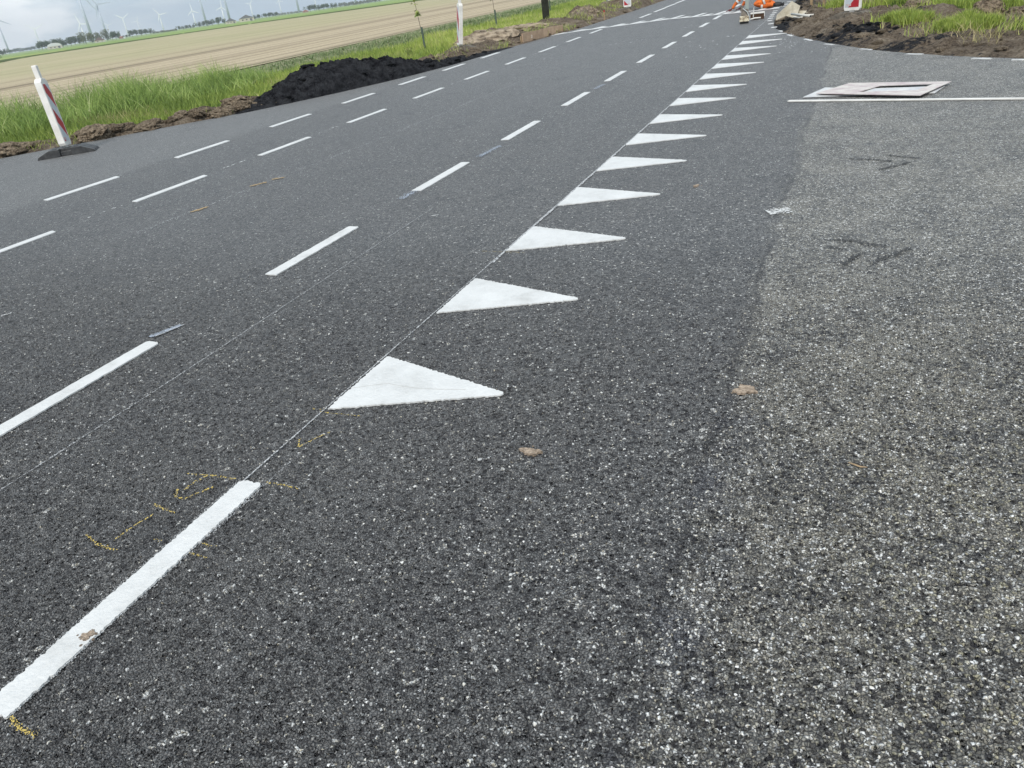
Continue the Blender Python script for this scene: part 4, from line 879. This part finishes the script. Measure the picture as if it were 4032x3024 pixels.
bb('post_plank', M['dark_post'], r, (0.0, -0.03, 0.40), (0.03, 0.012, 0.90), M=Matrix.Rotation(0.0, 4, 'Y'))
def sapling(loc, h, label, leaves=True, lean=0.0, seed=1):
    rr = random.Random(seed)
    r = empty('sapling', loc, 0, label, 'sapling', 'young trees with mesh guards in the left verge')
    pts = [(0.16 * (t ** 2) * h * lean + 0.012 * math.sin(t * 9 + seed), 0.05 * t * t, h * t) for t in np.linspace(0, 1, 12)]
    MB().tube(pts, [0.011 - 0.008 * t for t in np.linspace(0, 1, 12)], 6).build('trunk', M['bark'], r)
    g = MB().tube([(0, 0, 0), (0.0, 0, .66)], 0.032, 10, caps=False)
    o = g.build('mesh_guard', M['guard'], r)
    if leaves:
        vs_, fs_, tn = [], [], []
        for i in range(170):
            t = rr.choice((rr.uniform(.66, .85), rr.uniform(.70, 1.0), rr.uniform(.50, .56))); k = min(10, int(t * 11)); p = Vector(pts[k]).lerp(Vector(pts[k + 1]), t * 11 - k)
            a = rr.uniform(0, 6.28); q = p + Vector((math.cos(a), math.sin(a), rr.uniform(-.8, .3))) * rr.uniform(.02, .11)
            d = Vector((math.cos(a), math.sin(a), rr.uniform(-1, .2))).normalized(); s_ = rr.uniform(.035, .07); w_ = d.cross(Vector((0, 0, 1))).normalized() * s_ * .55
            b0 = len(vs_); vs_ += [q - d * s_, q + w_, q + d * s_, q - w_]; fs_.append((b0, b0 + 1, b0 + 2, b0 + 3)); tn += [rr.random()] * 4
        meshobj('leaves', vs_, fs_, M['sapling_leaf'], r, attrs={'tone': tn})
    return r
M['guard'] = mat('green_mesh_guard', (0.05, 0.08, 0.06), 0.8, col2=(0.12, 0.15, 0.12), vscale=50)
sapling((-11.85, 21.77, 0.0), 1.95, 'young sapling with drooping leaves in a mesh guard, nearest the black heap', lean=-0.75, seed=1)
sapling((-12.54, 28.89, 0.0), 2.1, 'thin leaning sapling in a mesh guard behind the largest soil mound', lean=-0.5, seed=2)
sapling((-13.66, 38.09, 0.0), 2.2, 'thin sapling in a dark guard just right of the dark flat post', lean=-0.3, seed=3)
sapling((-13.2, 43.5, 0.0), 2.2, 'farthest sapling in a dark guard, at the top border of the photo', lean=-0.3, seed=4)
r = empty('marker_pole', (-9.56, 33.6, -0.05), 0, 'slim grey pole in the soil just left of the far striped guide post', 'pole')
MB().tube([(0, 0, 0), (0.0, 0, 1.9)], 0.045, 12).build('pole', M['galv'], r, True)
bb('bracket', M['pvc'], r, (0.07, 0, 0.38), (0.12, 0.05, 0.03), bevel=.004)
r = empty('survey_stake', (-7.86, 27.2, 0.0), 0, 'small wooden survey stake with a red painted top at the left road edge', 'stake')
bb('stake_shaft', M['wood'], r, (0, 0, 0.11), (0.035, 0.035, 0.24)); bb('painted_top', M['red'], r, (0, 0, 0.255), (0.037, 0.037, 0.05))
r = empty('marker_pole', (0.30, 22.2, -0.05), 0, 'slim pale pole standing behind the striped guide post at right', 'pole')
MB().tube([(0, 0, 0), (0.0, 0, 1.8)], 0.035, 12).build('pole', M['galv'], r, True); bb('cap', M['pvc'], r, (0, 0, 1.81), (0.08, 0.08, 0.03), bevel=.004)

# ------------------------------------------------------------------ right bank: timber frame, folded panels, pipes
r = empty('timber_formwork', (-1.08, 21.3, 0.0), R(-20), 'raw timber formwork of two stakes and a board on the right soil bank', 'formwork')
bb('stake', M['wood'], r, (0, 0, 0.38), (0.055, 0.035, 0.80)); bb('stake', M['wood'], r, (0.24, 0.15, 0.40), (0.045, 0.035, 0.80))
bb('board', M['wood_brown'], r, (0.13, 0.06, 0.50), (0.30, 0.022, 0.34), R(32))
r = empty('folded_panel', (-1.35, 19.0, 0.05), 0, 'dirty white folded sheet standing on its edge at the corner of the right bank', 'folded sheet')
def quadslab(name, P, th, mt, parent):
    P = [Vector(p) for p in P]; n = (P[1] - P[0]).cross(P[3] - P[0]).normalized() * th
    return MB().add([*P, *[p + n for p in P]], [(3, 2, 1, 0), (4, 5, 6, 7), (0, 1, 5, 4), (1, 2, 6, 5), (2, 3, 7, 6), (3, 0, 4, 7)]).build(name, mt, parent)
quadslab('left_leaf', [(-0.38, 0.02, 0.0), (-0.14, 0.10, 0.07), (-0.02, 0.14, 0.40), (-0.36, 0.02, 0.12)], 0.006, M['panel'], r)
quadslab('right_leaf', [(-0.14, 0.10, 0.07), (0.12, -0.08, 0.0), (0.20, 0.00, 0.27), (-0.02, 0.14, 0.40)], 0.006, M['panel'], r)
quadslab('side_leaf', [(0.15, 0.05, 0.0), (0.36, 0.06, 0.0), (0.36, 0.09, 0.14), (0.16, 0.10, 0.16)], 0.006, M['panel'], r)
for o_ in r.children: o_.matrix_local = Matrix.Diagonal((0.85, 0.9, 0.85, 1)) @ o_.matrix_local
r = empty('pipe_bundle', (-1.05, 18.2, 0.10), 0, 'pale grey plastic pipe with thin rods lying beside the folded sheet', 'pipe')
MB().tube([(-0.28, 0.55, 0.06), (0.14, -0.35, 0.05)], 0.024, 12).build('main_pipe', M['pvc'], r, True)
MB().tube([(0.138, -0.346, 0.05), (0.1405, -0.352, 0.05)], 0.019, 12).build('pipe_mouth', M['black'], r)
MB().tube([(-0.22, 0.15, 0.03), (-0.08, -0.05, 0.02), (-0.02, -0.05, 0.03)], 0.012, 8).build('thin_rod', M['pvc'], r)
MB().tube([(0.0, 0.05, 0.05), (0.18, 0.07, 0.04)], 0.014, 8).build('thin_rod', M['pvc'], r)
MB().tube([(-0.02, 0.0, 0.02), (0.12, 0.10, 0.22)], 0.007, 8).build('dark_rod', M['black'], r)
MB().tube([(-0.04, -0.06, 0.01), (0.0, 0.0, 0.09)], 0.01, 8).build('thin_rod', M['pvc'], r)

# ------------------------------------------------------------------ tools on the road
r = empty('marking_shoe', (-2.42, 19.72, 0.004), R(8), 'paint crusted line marking shoe with a grey shaft, standing on the road', 'line marking tool')
bb('scraper', M['black'], r, (0, 0, 0.018), (0.155, 0.16, 0.032)); bb('box', M['tan_box'], r, (0, 0.02, 0.085), (0.165, 0.17, 0.095), bevel=.006)
bb('front_lip', M['tan_box'], r, (0, -0.085, 0.055), (0.172, 0.03, 0.035), bevel=.004)
MB().box((0.01, 0.05, 0.19), (0.15, 0.12, 0.12), taper=0.75).build('hopper', M['hopper'], r, bevel=.006)
bb('shaft_plate', M['greygreen'], r, (0.045, 0.05, 0.40), (0.065, 0.03, 0.34), bevel=.004)
MB().tube([(0.045, 0.05, 0.56), (0.045, 0.10, 1.15)], 0.016, 10).build('handle', M['galv'], r, True)
MB().tube([(-0.03, 0.0, 0.27), (0.05, -0.03, 0.20), (0.09, -0.05, 0.10), (0.085, -0.06, 0.04)], 0.008, 8).build('lever', M['galv'], r)
MB().tube([(-0.045, 0.05, 0.22), (-0.045, 0.05, 0.32)], 0.028, 12).build('burner', M['hopper'], r)
for o_ in r.children: o_.matrix_local = Matrix.Diagonal((1.22, 1.2, 1.15, 1)) @ o_.matrix_local
r = empty('push_broom', (-2.22, 20.5, 0.004), R(4), 'wide brown bristled push broom with a white head, behind the marking shoe', 'broom')
bb('bristles', M['bristle'], r, (0, 0, 0.06), (0.30, 0.075, 0.12), taper=1.02); bb('broom_head', M['white_plastic'], r, (0, 0, 0.135), (0.31, 0.085, 0.032), bevel=.005)
bb('head_end', M['white_plastic'], r, (0.158, 0, 0.10), (0.012, 0.08, 0.10), bevel=.003)
MB().tube([(-0.09, -0.05, 0.05), (-0.08, -0.06, 0.26)], 0.010, 8).build('bracket_rod', M['white_plastic'], r)
MB().tube([(-0.16, -0.14, 0.02), (-0.05, -0.10, 0.035), (0.08, -0.07, 0.03)], 0.016, 10).build('handle', M['white_plastic'], r, True)

# ------------------------------------------------------------------ stencil boards and straightedge
M['board'] = mat('paint_smeared_board', (0.60, 0.57, 0.53), 0.7, 0.3, col2=(0.44, 0.36, 0.37), vscale=6)
M['board2'] = mat('pale_smeared_board', (0.62, 0.62, 0.60), 0.7, 0.3, col2=(0.46, 0.47, 0.50), vscale=6)
def boardobj(name, outer, hole, z, th, mt, label):
    o2 = outer; mb = MB()
    # ring of quads around the hole: outer and hole have the same number of corners
    n = len(o2)
    cx = sum(p[0] for p in o2) / n; cy = sum(p[1] for p in o2) / n
    r = empty(name, (cx, cy, z[0] if isinstance(z, (list, tuple)) else z), 0, label, 'stencil board')
    zz = z if isinstance(z, (list, tuple)) else [z] * n
    def loc(p, zv, dz): return (p[0] - cx, p[1] - cy, zv - zz[0] + dz)
    V = []
    for dz in (0, th):
        V += [loc(p, zz[i], dz) for i, p in enumerate(o2)]
        if hole: V += [loc(p, zz[i], dz) for i, p in enumerate(hole)]
    F = []
    if hole:
        b = 2 * n
        for i in range(n):
            j = (i + 1) % n
            F += [(b + i, b + j, b + n + j, b + n + i), (i, n + i, n + j, j), (i, j, b + j, b + i), (n + j, n + i, b + n + i, b + n + j)]
    else:
        b = n; F = [tuple(range(n))[::-1], tuple(b + i for i in range(n))] + [(i, (i + 1) % n, b + (i + 1) % n, b + i) for i in range(n)]
    MB().add(V, F).build('board_sheet', mt, r)
    return r
boardobj('stencil_board', [(-0.50, 9.19), (0.40, 9.03), (0.74, 8.92), (0.86, 9.30), (0.10, 9.46), (-0.30, 9.74)], None, [0.006] * 6, 0.006, M['board2'], 'lower pale smeared stencil board sticking out at both ends under the other')
boardobj('stencil_board', [(-0.37, 9.24), (0.60, 8.70), (0.92, 9.40), (-0.05, 9.88)], [(0.04, 9.15), (0.58, 9.00), (0.76, 9.33), (0.26, 9.54)], [0.028, 0.030, 0.030, 0.014], 0.006, M['board'], 'upper pinkish stencil board with a four sided hole cut in it')
a = Vector((-0.63, 9.02)); b_ = Vector((2.6, 7.95)); d = b_ - a
r = empty('straightedge', (a.x, a.y, 0.003), math.atan2(d.y, d.x), 'long white straightedge bar lying in front of the stencil boards', 'straightedge')
bb('bar', M['white_plastic'], r, (d.length / 2, 0, 0.007), (d.length, 0.050, 0.012), bevel=.002)
bb('end_cap', M['pvc'], r, (-0.004, 0, 0.007), (0.008, 0.046, 0.010))
r = empty('twig', (0.10, 2.215, 0.004), R(-15), 'small curled pale twig on the dusty asphalt at lower right', 'twig')
MB().tube([(-0.028, 0.006, 0.002), (-0.01, -0.001, 0.005), (0.01, -0.004, 0.004), (0.03, 0.0, 0.006)], [0.0015, 0.003, 0.003, 0.001], 6).build('twig', M['drytwig'] if 'drytwig' in M else M['wood'], r)

# ------------------------------------------------------------------ kneeling worker
def person():
    r = empty('person', (-2.52, 24.02, 0.004), 0, 'person kneeling on the hatched marking in orange reflective workwear and black boots', 'person', None)
    def skin(name, verts, edges, rad, mt, parent, sub=2):
        me = bpy.data.meshes.new(name); me.from_pydata(verts, edges, []); o = bpy.data.objects.new(name, me); C.objects.link(o); o.parent = parent
        sm = o.modifiers.new('skin', 'SKIN'); sv = me.skin_vertices[0].data
        for i, q in enumerate(rad): sv[i].radius = (q, q) if not isinstance(q, tuple) else q
        for i in range(len(verts)): sv[i].use_root = (i == 0)
        ss_ = o.modifiers.new('sub', 'SUBSURF'); ss_.levels = sub; ss_.render_levels = sub
        sm.use_smooth_shade = True
        me.materials.append(mt); return o
    # faces -x: pelvis above the heels, torso bent forward, both arms reaching to the ground
    V = [(0.28, 0, 0.26), (0.12, 0, 0.44), (-0.08, 0, 0.60), (-0.24, 0, 0.70), (-0.34, 0, 0.72), (-0.43, 0, 0.73), (-0.53, 0, 0.71),
         (0.22, 0.10, 0.22), (-0.16, 0.12, 0.12), (0.26, 0.11, 0.095), (0.38, 0.12, 0.06),
         (0.22, -0.10, 0.22), (-0.16, -0.12, 0.12), (0.26, -0.11, 0.095), (0.38, -0.12, 0.06),
         (-0.24, 0.19, 0.64), (-0.36, 0.22, 0.38), (-0.47, 0.18, 0.15), (-0.52, 0.17, 0.08),
         (-0.24, -0.19, 0.64), (-0.44, -0.20, 0.40), (-0.68, -0.14, 0.16), (-0.74, -0.12, 0.08)]
    E = [(0, 1), (1, 2), (2, 3), (3, 4), (4, 5), (5, 6), (0, 7), (7, 8), (8, 9), (9, 10), (0, 11), (11, 12), (12, 13), (13, 14), (3, 15), (15, 16), (16, 17), (17, 18), (3, 19), (19, 20), (20, 21), (21, 22)]
    rad = [0.16, 0.15, 0.17, 0.14, 0.07, 0.095, 0.08, 0.14, 0.125, 0.10, 0.05, 0.14, 0.125, 0.10, 0.05, 0.07, 0.052, 0.045, 0.028, 0.07, 0.052, 0.045, 0.028]
    skin('body', V, E, rad, M['hivis'], r)
    # head with face and hair
    hd = skin('head', [(-0.42, 0, 0.74), (-0.50, 0, 0.73), (-0.565, 0, 0.70)], [(0, 1), (1, 2)], [(0.085, 0.095), (0.078, 0.09), (0.05, 0.06)], M['skin'], r)
    MB().tube([(-0.555, 0, 0.655), (-0.575, 0, 0.63)], [0.014, 0.008], 8).build('nose', M['skin'], hd, True)
    for s in (-1, 1):
        MB().tube([(-0.575, s * 0.033, 0.675), (-0.585, s * 0.033, 0.67)], 0.01, 8).build('eye', M['black'], hd)
        MB().box((-0.47, s * 0.093, 0.72), (0.04, 0.015, 0.06)).build('ear', M['skin'], hd, bevel=.006)
    skin('hair', [(-0.41, 0, 0.765), (-0.49, 0, 0.79), (-0.54, 0, 0.76)], [(0, 1), (1, 2)], [(0.085, 0.07), (0.08, 0.05), (0.06, 0.04)], M['hair'], r)
    for (hx, hy, hz, sg) in ((-0.545, 0.17, 0.055, 1), (-0.77, -0.115, 0.055, -1)):
        V = [(hx + .03, hy, hz + .02), (hx - .02, hy, hz), (hx - .06, hy, hz - .01)]; E = [(0, 1), (1, 2)]; rad = [0.026, 0.034, 0.030]
        for k, (oy, ln_) in enumerate(((-.028, .062), (-.010, .072), (.010, .068), (.028, .052))):
            b0 = len(V); V += [(hx - .075, hy + oy, hz - .012), (hx - .075 - ln_ * .55, hy + oy * 1.15, hz - .022), (hx - .075 - ln_, hy + oy * 1.2, hz - .040)]; E += [(2, b0), (b0, b0 + 1), (b0 + 1, b0 + 2)]; rad += [.0115, .0105, .008]
        b0 = len(V); V += [(hx - .03, hy - sg * .045, hz - .012), (hx - .06, hy - sg * .06, hz - .03)]; E += [(1, b0), (b0, b0 + 1)]; rad += [.012, .009]
        skin('gloved_hand', V, E, rad, M['glove'], r, 1)
    for s in (0.13, -0.13):
        MB().tube([(0.34, s, 0.065), (0.42, s, 0.06), (0.50, s, 0.055), (0.56, s, 0.04)], [0.045, 0.055, 0.05, 0.03], 10).build('boot', M['boot'], r, True)
        bb('boot_sole', M['black'], r, (0.585, s, 0.045), (0.03, 0.09, 0.085), bevel=.008)
    def ring(c, d, rr_, ln_): c = Vector(c); d = Vector(d).normalized(); return MB().tube([c - d * ln_ / 2, c + d * ln_ / 2], rr_, 14, caps=False).build('reflective_band', M['reflect'], r, True)
    ring((-0.43, 0.19, 0.235), (-.11, -.04, -.23), 0.056, 0.05); ring((-0.58, -0.17, 0.255), (-.24, .06, -.24), 0.056, 0.05)
    ring((-0.02, 0.14, 0.155), (-.38, .05, -.14), 0.112, 0.05); ring((0.09, -0.135, 0.19), (-.38, -.05, -.14), 0.122, 0.05)
    ring((0.05, 0.14, 0.085), (.42, -.02, -.03), 0.082, 0.05); ring((0.05, -0.14, 0.085), (.42, .02, -.03), 0.082, 0.05)
    return r
person()
r = empty('paint_scraper', (-3.36, 24.38, 0.004), R(20), 'dark hand tool held to the road in the kneeling worker\'s glove', 'hand tool')
bb('blade', M['galv'], r, (0, 0, 0.035), (0.05, 0.02, 0.07)); bb('grip', M['black'], r, (0.05, 0, 0.055), (0.09, 0.03, 0.03), bevel=.006)

# ------------------------------------------------------------------ dead dock plants on right bank
def plant(loc, h, n, label, seed, mt='shrub'):
    rr = random.Random(seed); vs_, fs_, tn = [], [], []; st = MB()
    r = empty('weed_plant', loc, 0, label, 'weed')
    for i in range(n):
        a = rr.uniform(0, 6.28); ln_ = h * rr.uniform(.5, 1); tip = Vector((math.cos(a) * ln_ * .35, math.sin(a) * ln_ * .35, ln_))
        st.tube([(0, 0, 0), tip * .5 + Vector((0, 0, .03)), tip], [.005, .004, .002], 5)
        for k in range(26):
            t = rr.uniform(.35, 1); q = tip * t + Vector([rr.uniform(-.04, .04) for _ in range(3)]); d = Vector([rr.uniform(-1, 1) for _ in range(3)]).normalized(); w_ = d.orthogonal().normalized() * .008; s_ = rr.uniform(.01, .035)
            b0 = len(vs_); vs_ += [q - d * s_, q + w_, q + d * s_, q - w_]; fs_.append((b0, b0 + 1, b0 + 2, b0 + 3)); tn += [rr.random()] * 4
    st.build('stems', M['bark'], r); meshobj('leaves', vs_, fs_, M[mt], r, attrs={'tone': tn})
plant((1.25, 20.3, 0.0), 0.75, 9, 'brown seeding weed in the tall grass, left one of two at top right', 3)
plant((2.0, 18.4, 0.0), 0.65, 7, 'brown seeding weed in the tall grass, right one of two at top right', 4)
plant((-11.0, 19.3, 0.0), 0.35, 10, 'leafy weed in the grass behind the right end of the black heap', 6, 'sapling_leaf')

# ------------------------------------------------------------------ far trees
def treemesh(seed, mt, loose=0.0):
    rr = np.random.default_rng(seed); nb = 9
    c = rr.normal(0, 1, (nb, 3)) * np.array([.26, .26, .20]) + np.array([0, 0, .62]); rad = rr.uniform(.16, .32, nb)
    P = []; 
    for q, s in zip(c, rad):
        d = rr.normal(0, 1, (95, 3)); d /= np.linalg.norm(d, axis=1)[:, None]; P.append(q + d * s * rr.uniform(.6, 1.15 + loose, (95, 1)))
    P = np.concatenate(P); P = P[(P[:, 2] > .10) & (P[:, 2] < 1.02)]; n = len(P)
    a = rr.normal(0, 1, (n, 3)); a /= np.linalg.norm(a, axis=1)[:, None]; b_ = np.cross(a, rr.normal(0, 1, (n, 3))); b_ /= np.linalg.norm(b_, axis=1)[:, None]
    s = rr.uniform(.03, .06, (n, 1)); V = np.stack([P - a * s, P + b_ * s * .8, P + a * s, P - b_ * s * .8], 1).reshape(-1, 3)
    me_o = meshobj('crown', V, np.arange(4 * n).reshape(-1, 4), mt, attrs={'tone': np.repeat(rr.random(n), 4)})
    me = me_o.data; bpy.data.objects.remove(me_o); return me
TA = [treemesh(s, M['tree_a']) for s in (1, 2, 3)]; TB = [treemesh(s, M['tree_b'], .2) for s in (5, 6)]
to = MB().tube([(0, 0, -.02), (0.01, 0, .3), (0.0, 0.01, .6)], [.03, .024, .012], 6).tube([(0, 0, .3), (.14, .04, .58)], [.015, .006], 5).tube([(0, 0, .25), (-.13, -.03, .52)], [.015, .006], 5).build('trunk', M['bark'])
TT = to.data; bpy.data.objects.remove(to)
def tree(x, y, h, wd, label, group, meshes, z=-0.4):
    r = empty('tree', (x, y, z), random.uniform(0, 6.28), label, 'tree', group)
    c = bpy.data.objects.new('crown', random.choice(meshes)); C.objects.link(c); c.parent = r; c.scale = (wd, wd, h)
    t = bpy.data.objects.new('trunk', TT); C.objects.link(t); t.parent = r; t.scale = (wd, wd, h)
def row(a, b_, h, n, label, meshes, wd=None, jit=.15):
    for i in range(n):
        t = (i + .5) / n if n > 1 else .5; k = 1 + random.uniform(-jit, jit); hh_ = h * k * 1.05
        s = random.uniform(-4, 4); x = a[0] + (b_[0] - a[0]) * t; y = a[1] + (b_[1] - a[1]) * t; q = 1 + s / 1000
        tree(x * q, y * q, hh_ + .4, (wd or h * 1.05) * random.uniform(.9, 1.2), label, label if n > 1 else None, meshes)
row((-893, 640), (-887, 650), 5.6, 3, 'dark grey green trees at the left border, behind the nearest grey turbine', TA)
row((-1772, 1304), (-1739, 1348), 8, 7, 'very faint hazy trees on the horizon left of the pale barn', TA, 11)
row((-790, 613), (-784, 621), 7.8, 3, 'round dark trees just left of the pale arched barn', TA, 7)
row((-820, 655), (-798, 682), 7.6, 8, 'trees in the dense dark row right of the pale arched barn', TA, 7.5)
row((-762, 647), (-749, 661), 9.4, 3, 'taller olive green trees in front of the large grey turbine tower', TB, 9)
row((-748, 663), (-744, 668), 9.6, 1, 'tall airy tree with gaps in its crown, right of the brown barn roof', TB, 6.5)
row((-744, 669), (-737, 676), 7.5, 3, 'trees close together just right of the tall airy tree', TA, 6)
row((-956, 881), (-952, 885), 3.0, 2, 'small bushy trees right of the small red roofed house', TA, 4)
row((-951, 887), (-949, 888), 3.2, 1, 'single small round tree at the foot of a white turbine', TA, 3.4)
row((-840, 785), (-821, 805), 6.8, 5, 'dark trees in the clump between two white turbines', TA, 7)
row((-928, 910), (-904, 934), 2.6, 8, 'low pale bushes in the long hedge right of the dark clump', TB, 4.5)
row((-974, 1006), (-954, 1024), 4.6, 5, 'hazy trees in the low row left of the second farm', TA, 6)
row((-816, 880), (-800, 895), 6.6, 4, 'greyish trees left of the round dark tree by the farm', TA, 7)
row((-633, 709), (-627, 713), 7.2, 1, 'single round very dark tree left of the grey gabled farm building', TA, 7.4)
row((-627, 714), (-624, 716), 5.3, 1, 'narrow tree touching the left end of the grey gabled farm building', TA, 3.8)
row((-602, 734), (-596, 740), 4.6, 2, 'trees touching the right end of the large dark roofed barn', TA, 4.6)
row((-749, 938), (-735, 948), 5.4, 4, 'hazy trees standing apart right of the second farm', TA, 6)
row((-1225, 1581), (-1180, 1615), 4.6, 8, 'very pale distant trees left of the low red roof', TB, 8)
row((-643, 892), (-616, 912), 6.6, 6, 'dark trees right of the low red roofed shed', TA, 7)
row((-840, 1243), (-771, 1287), 6.0, 12, 'pale green trees in the far right row on the horizon', TB, 8)
tree(-228, 163, 1.6, 2.0, 'lone dark bush at the left border where the bare field ends', None, TA, 0.0)

# ------------------------------------------------------------------ far buildings
def house(loc, az, wd, dp, eave, ridge_, wallm, roofm, name, label, cat='house', wins=2, arch=False, door=False):
    r = empty(name, loc, az, label, cat)
    MB().box((0, 0, eave / 2), (wd, dp, eave)).build('wall', wallm, r)
    if arch:
        pts = [(-wd / 2 - .1, eave)] + [(-wd / 2 * math.cos(t), eave + (ridge_ - eave) * math.sin(t)) for t in np.linspace(0.1, math.pi - .1, 14)] + [(wd / 2 + .1, eave)]
    else: pts = [(-wd / 2 - .3, eave), (0, ridge_), (wd / 2 + .3, eave)]
    A = Matrix(((1, 0, 0, 0), (0, 0, 1, 0), (0, 1, 0, 0), (0, 0, 0, 1)))
    MB().prism(pts, -dp / 2 - .2, dp / 2 + .2, A).build('roof', roofm, r)
    for i in range(wins):
        xx = (i + .5 - wins / 2) * wd / max(wins, 1) * .8
        bb('window', M['glass'], r, (xx, -dp / 2 - .03, eave * .55), (wd * .10, .06, eave * .35))
    if door: bb('door', M['greyroof'], r, (wd * .30, -dp / 2 - .03, eave * .4), (wd * .14, .06, eave * .8))
    return r
def az(x, y): return math.atan2(x, y) * -1.0
house((-772, 620, -.4), az(-772, 620), 14, 9, 2.4, 5.4, M['palewall'], M['paleroof'], 'barn', 'pale barn with a low arched white roof between dark trees', 'barn', 3, True, True)
house((-733, 644, -.4), az(-733, 644), 10.5, 8, 1.8, 4.9, M['palewall'], M['brownroof'], 'barn', 'barn with a brown roof beside the olive green trees', 'barn', 2)
house((-957.5, 879, -.4), az(-957, 879), 5.6, 6, 1.6, 3.4, M['brick'], M['redroof'], 'house', 'tiny house with a red roof in the distance', 'house', 2, door=True)
house((-954.5, 881.5, -.4), az(-955, 881), 2.6, 3, 1.6, 2.3, M['tower'], M['paleroof'], 'shed', 'tiny white shed beside the red roofed house', 'shed', 1)
house((-619, 718, -.4), az(-619, 718), 11, 9, 2.2, 5.3, M['palewall'], M['greyroof'], 'farmhouse', 'grey gabled farm building half hidden between trees', 'farmhouse', 3, door=True)
house((-606.5, 729, -.4), az(-606, 729), 15.5, 10, 3.0, 6.4, M['palewall'], M['greyroof'], 'barn', 'large barn with dark roof and beige walls, biggest building on the horizon', 'barn', 3, door=True)
house((-763, 1052, -.4), az(-763, 1052), 9, 6, 1.6, 3.5, M['brick'], M['redroof'], 'shed', 'low red roofed shed left of the dark trees', 'shed', 2)

# ------------------------------------------------------------------ wind turbines
def turbine(x, y, hubz, bl, angs, big, label, yaw=0.0):
    D = math.hypot(x, y); mt = M['tower_grey'] if big else M['tower']
    r = empty('wind_turbine', (x, y, -.4), math.atan2(-x, y) + yaw, label, 'wind turbine')
    rb = 2.3 if big else 1.7; rt = 1.5 if big else 1.05
    if D > 3200: rb *= 1.1; rt *= 1.1
    MB().tube([(0, 0, 0), (0, 0, hubz)], [rb, rt], 16).build('tower', mt, r, True)
    MB().box((0, 0.9, hubz + .7), (2.4, 6.0, 2.4)).build('nacelle', mt, r, bevel=.4)
    hb = MB().tube([(0, -2.2, hubz + .7), (0, -3.6, hubz + .7), (0, -4.2, hubz + .7)], [1.3, 1.1, .3], 12).build('rotor_hub', mt, r, True)
    for a, l in angs:
        v = []; 
        for t, c, th in ((0.02, .9, .5), (.12, 1.25, .55), (.25, 1.3, .4), (.6, .85, .22), (.9, .5, .12), (1.0, .18, .06)):
            c *= l / 22 if l > 22 else 1
            for sx_, sy_ in ((-.35, -1), (.65, -1), (.65, 1), (-.35, 1)): v.append((sx_ * c * 1.7, -3.3 + sy_ * th, hubz + .7 + t * l))
        f = [(3, 2, 1, 0), (20, 21, 22, 23)]
        for k in range(5):
            for e in range(4): f.append((4 * k + e, 4 * k + (e + 1) % 4, 4 * (k + 1) + (e + 1) % 4, 4 * (k + 1) + e))
        T = Matrix.Translation((0, 0, hubz + .7)) @ Matrix.Rotation(R(a), 4, 'Y') @ Matrix.Translation((0, 0, -hubz - .7))
        MB().add([T @ Vector(p) for p in v], f).build('blade', mt, r)
def b3(a, l): return [(a, l), (a + 120, l), (a + 240, l)]
TB_ = [(-2094.5, 1540.5, 84, b3(120, 34), True, 'grey turbine cut by the left border, one blade pointing into view'),
 (-2047, 1603, 49, [(306, 24), (67, 26), (186, 25)], False, 'white turbine with a Y shaped rotor above the round trees left of the pale barn'),
 (-1747.7, 1495, 42.5, [(348, 24), (98, 25), (208, 21)], False, 'white turbine directly left of the largest grey tower, rotor overlapped by it'),
 (-1132.9, 983.1, 78, [(150, 40), (30, 40), (270, 40)], True, 'largest grey turbine tower behind the olive trees, hub above the photo'),
 (-1491, 1333, 68.75, [(328, 29), (88, 29), (196, 29)], True, 'grey turbine with its hub just inside the top border, right of the largest tower'),
 (-1902, 1772.7, 47, [(303, 22), (60, 21), (180, 22)], False, 'white turbine with a Y shaped rotor above the small red roofed house'),
 (-3121, 2810, 56, b3(78, 24), False, 'barely visible far turbine right of the tall airy tree'),
 (-3034, 2903, 56, b3(22, 24), False, 'barely visible far turbine between two white turbines'),
 (-1835, 1842, 44, [(327, 22), (84, 23), (203, 20)], False, 'bright white turbine standing right of the dark clump of trees'),
 (-1770, 1904, 42.5, [(358, 20), (114, 20), (234, 19)], False, 'white turbine above the hazy low row of trees left of the second farm'),
 (-1278, 1406, 80, b3(40, 38), True, 'slender grey tower left of the round very dark tree, rotor above the photo'),
 (-1709.6, 1959, 41, [(8, 21), (250, 18), (126, 19)], False, 'white turbine above the grey gabled farm building'),
 (-1110.6, 1287, 74, b3(20, 38), True, 'thick grey tower rising behind the large dark roofed barn'),
 (-2154, 2630, 51, [(40, 18), (155, 17), (285, 18)], False, 'pale turbine right of the second farm, rotor at the top border'),
 (-2191, 2856, 52, b3(112, 17), False, 'pale turbine with its hub at the top border, right of the hazy trees'),
 (-1126.5, 1530, 64, b3(50, 36), True, 'grey tower standing above the very pale distant trees'),
 (-2075, 2941, 64, b3(80, 24), False, 'faint thin tower above the dark trees right of the red shed'),
 (-1185, 1853, 64, b3(15, 34), True, 'grey tower stub farthest right on the horizon')]
for x, y, hz, an, big, lb in TB_: turbine(x, y, hz, 0, an, big, lb)
for o in bpy.data.objects:
    if o.name.startswith('wind_turbine'): o['group'] = 'wind turbines on the horizon'

# ------------------------------------------------------------------ haze
hm = bpy.data.materials.new('haze'); hm.use_nodes = True; hn = hm.node_tree; hn.nodes.clear()
pv = N(hn, 'ShaderNodeVolumePrincipled'); pv.inputs['Color'].default_value = (0.86, 0.92, 1.0, 1); pv.inputs['Density'].default_value = 0.00020
ho = N(hn, 'ShaderNodeOutputMaterial'); L(hn, pv.outputs[0], ho.inputs['Volume'])
hz_ = MB().box((-1500, 1500, 69), (5400, 5400, 141.2)).build('haze', hm); tag(hz_, kind='stuff')
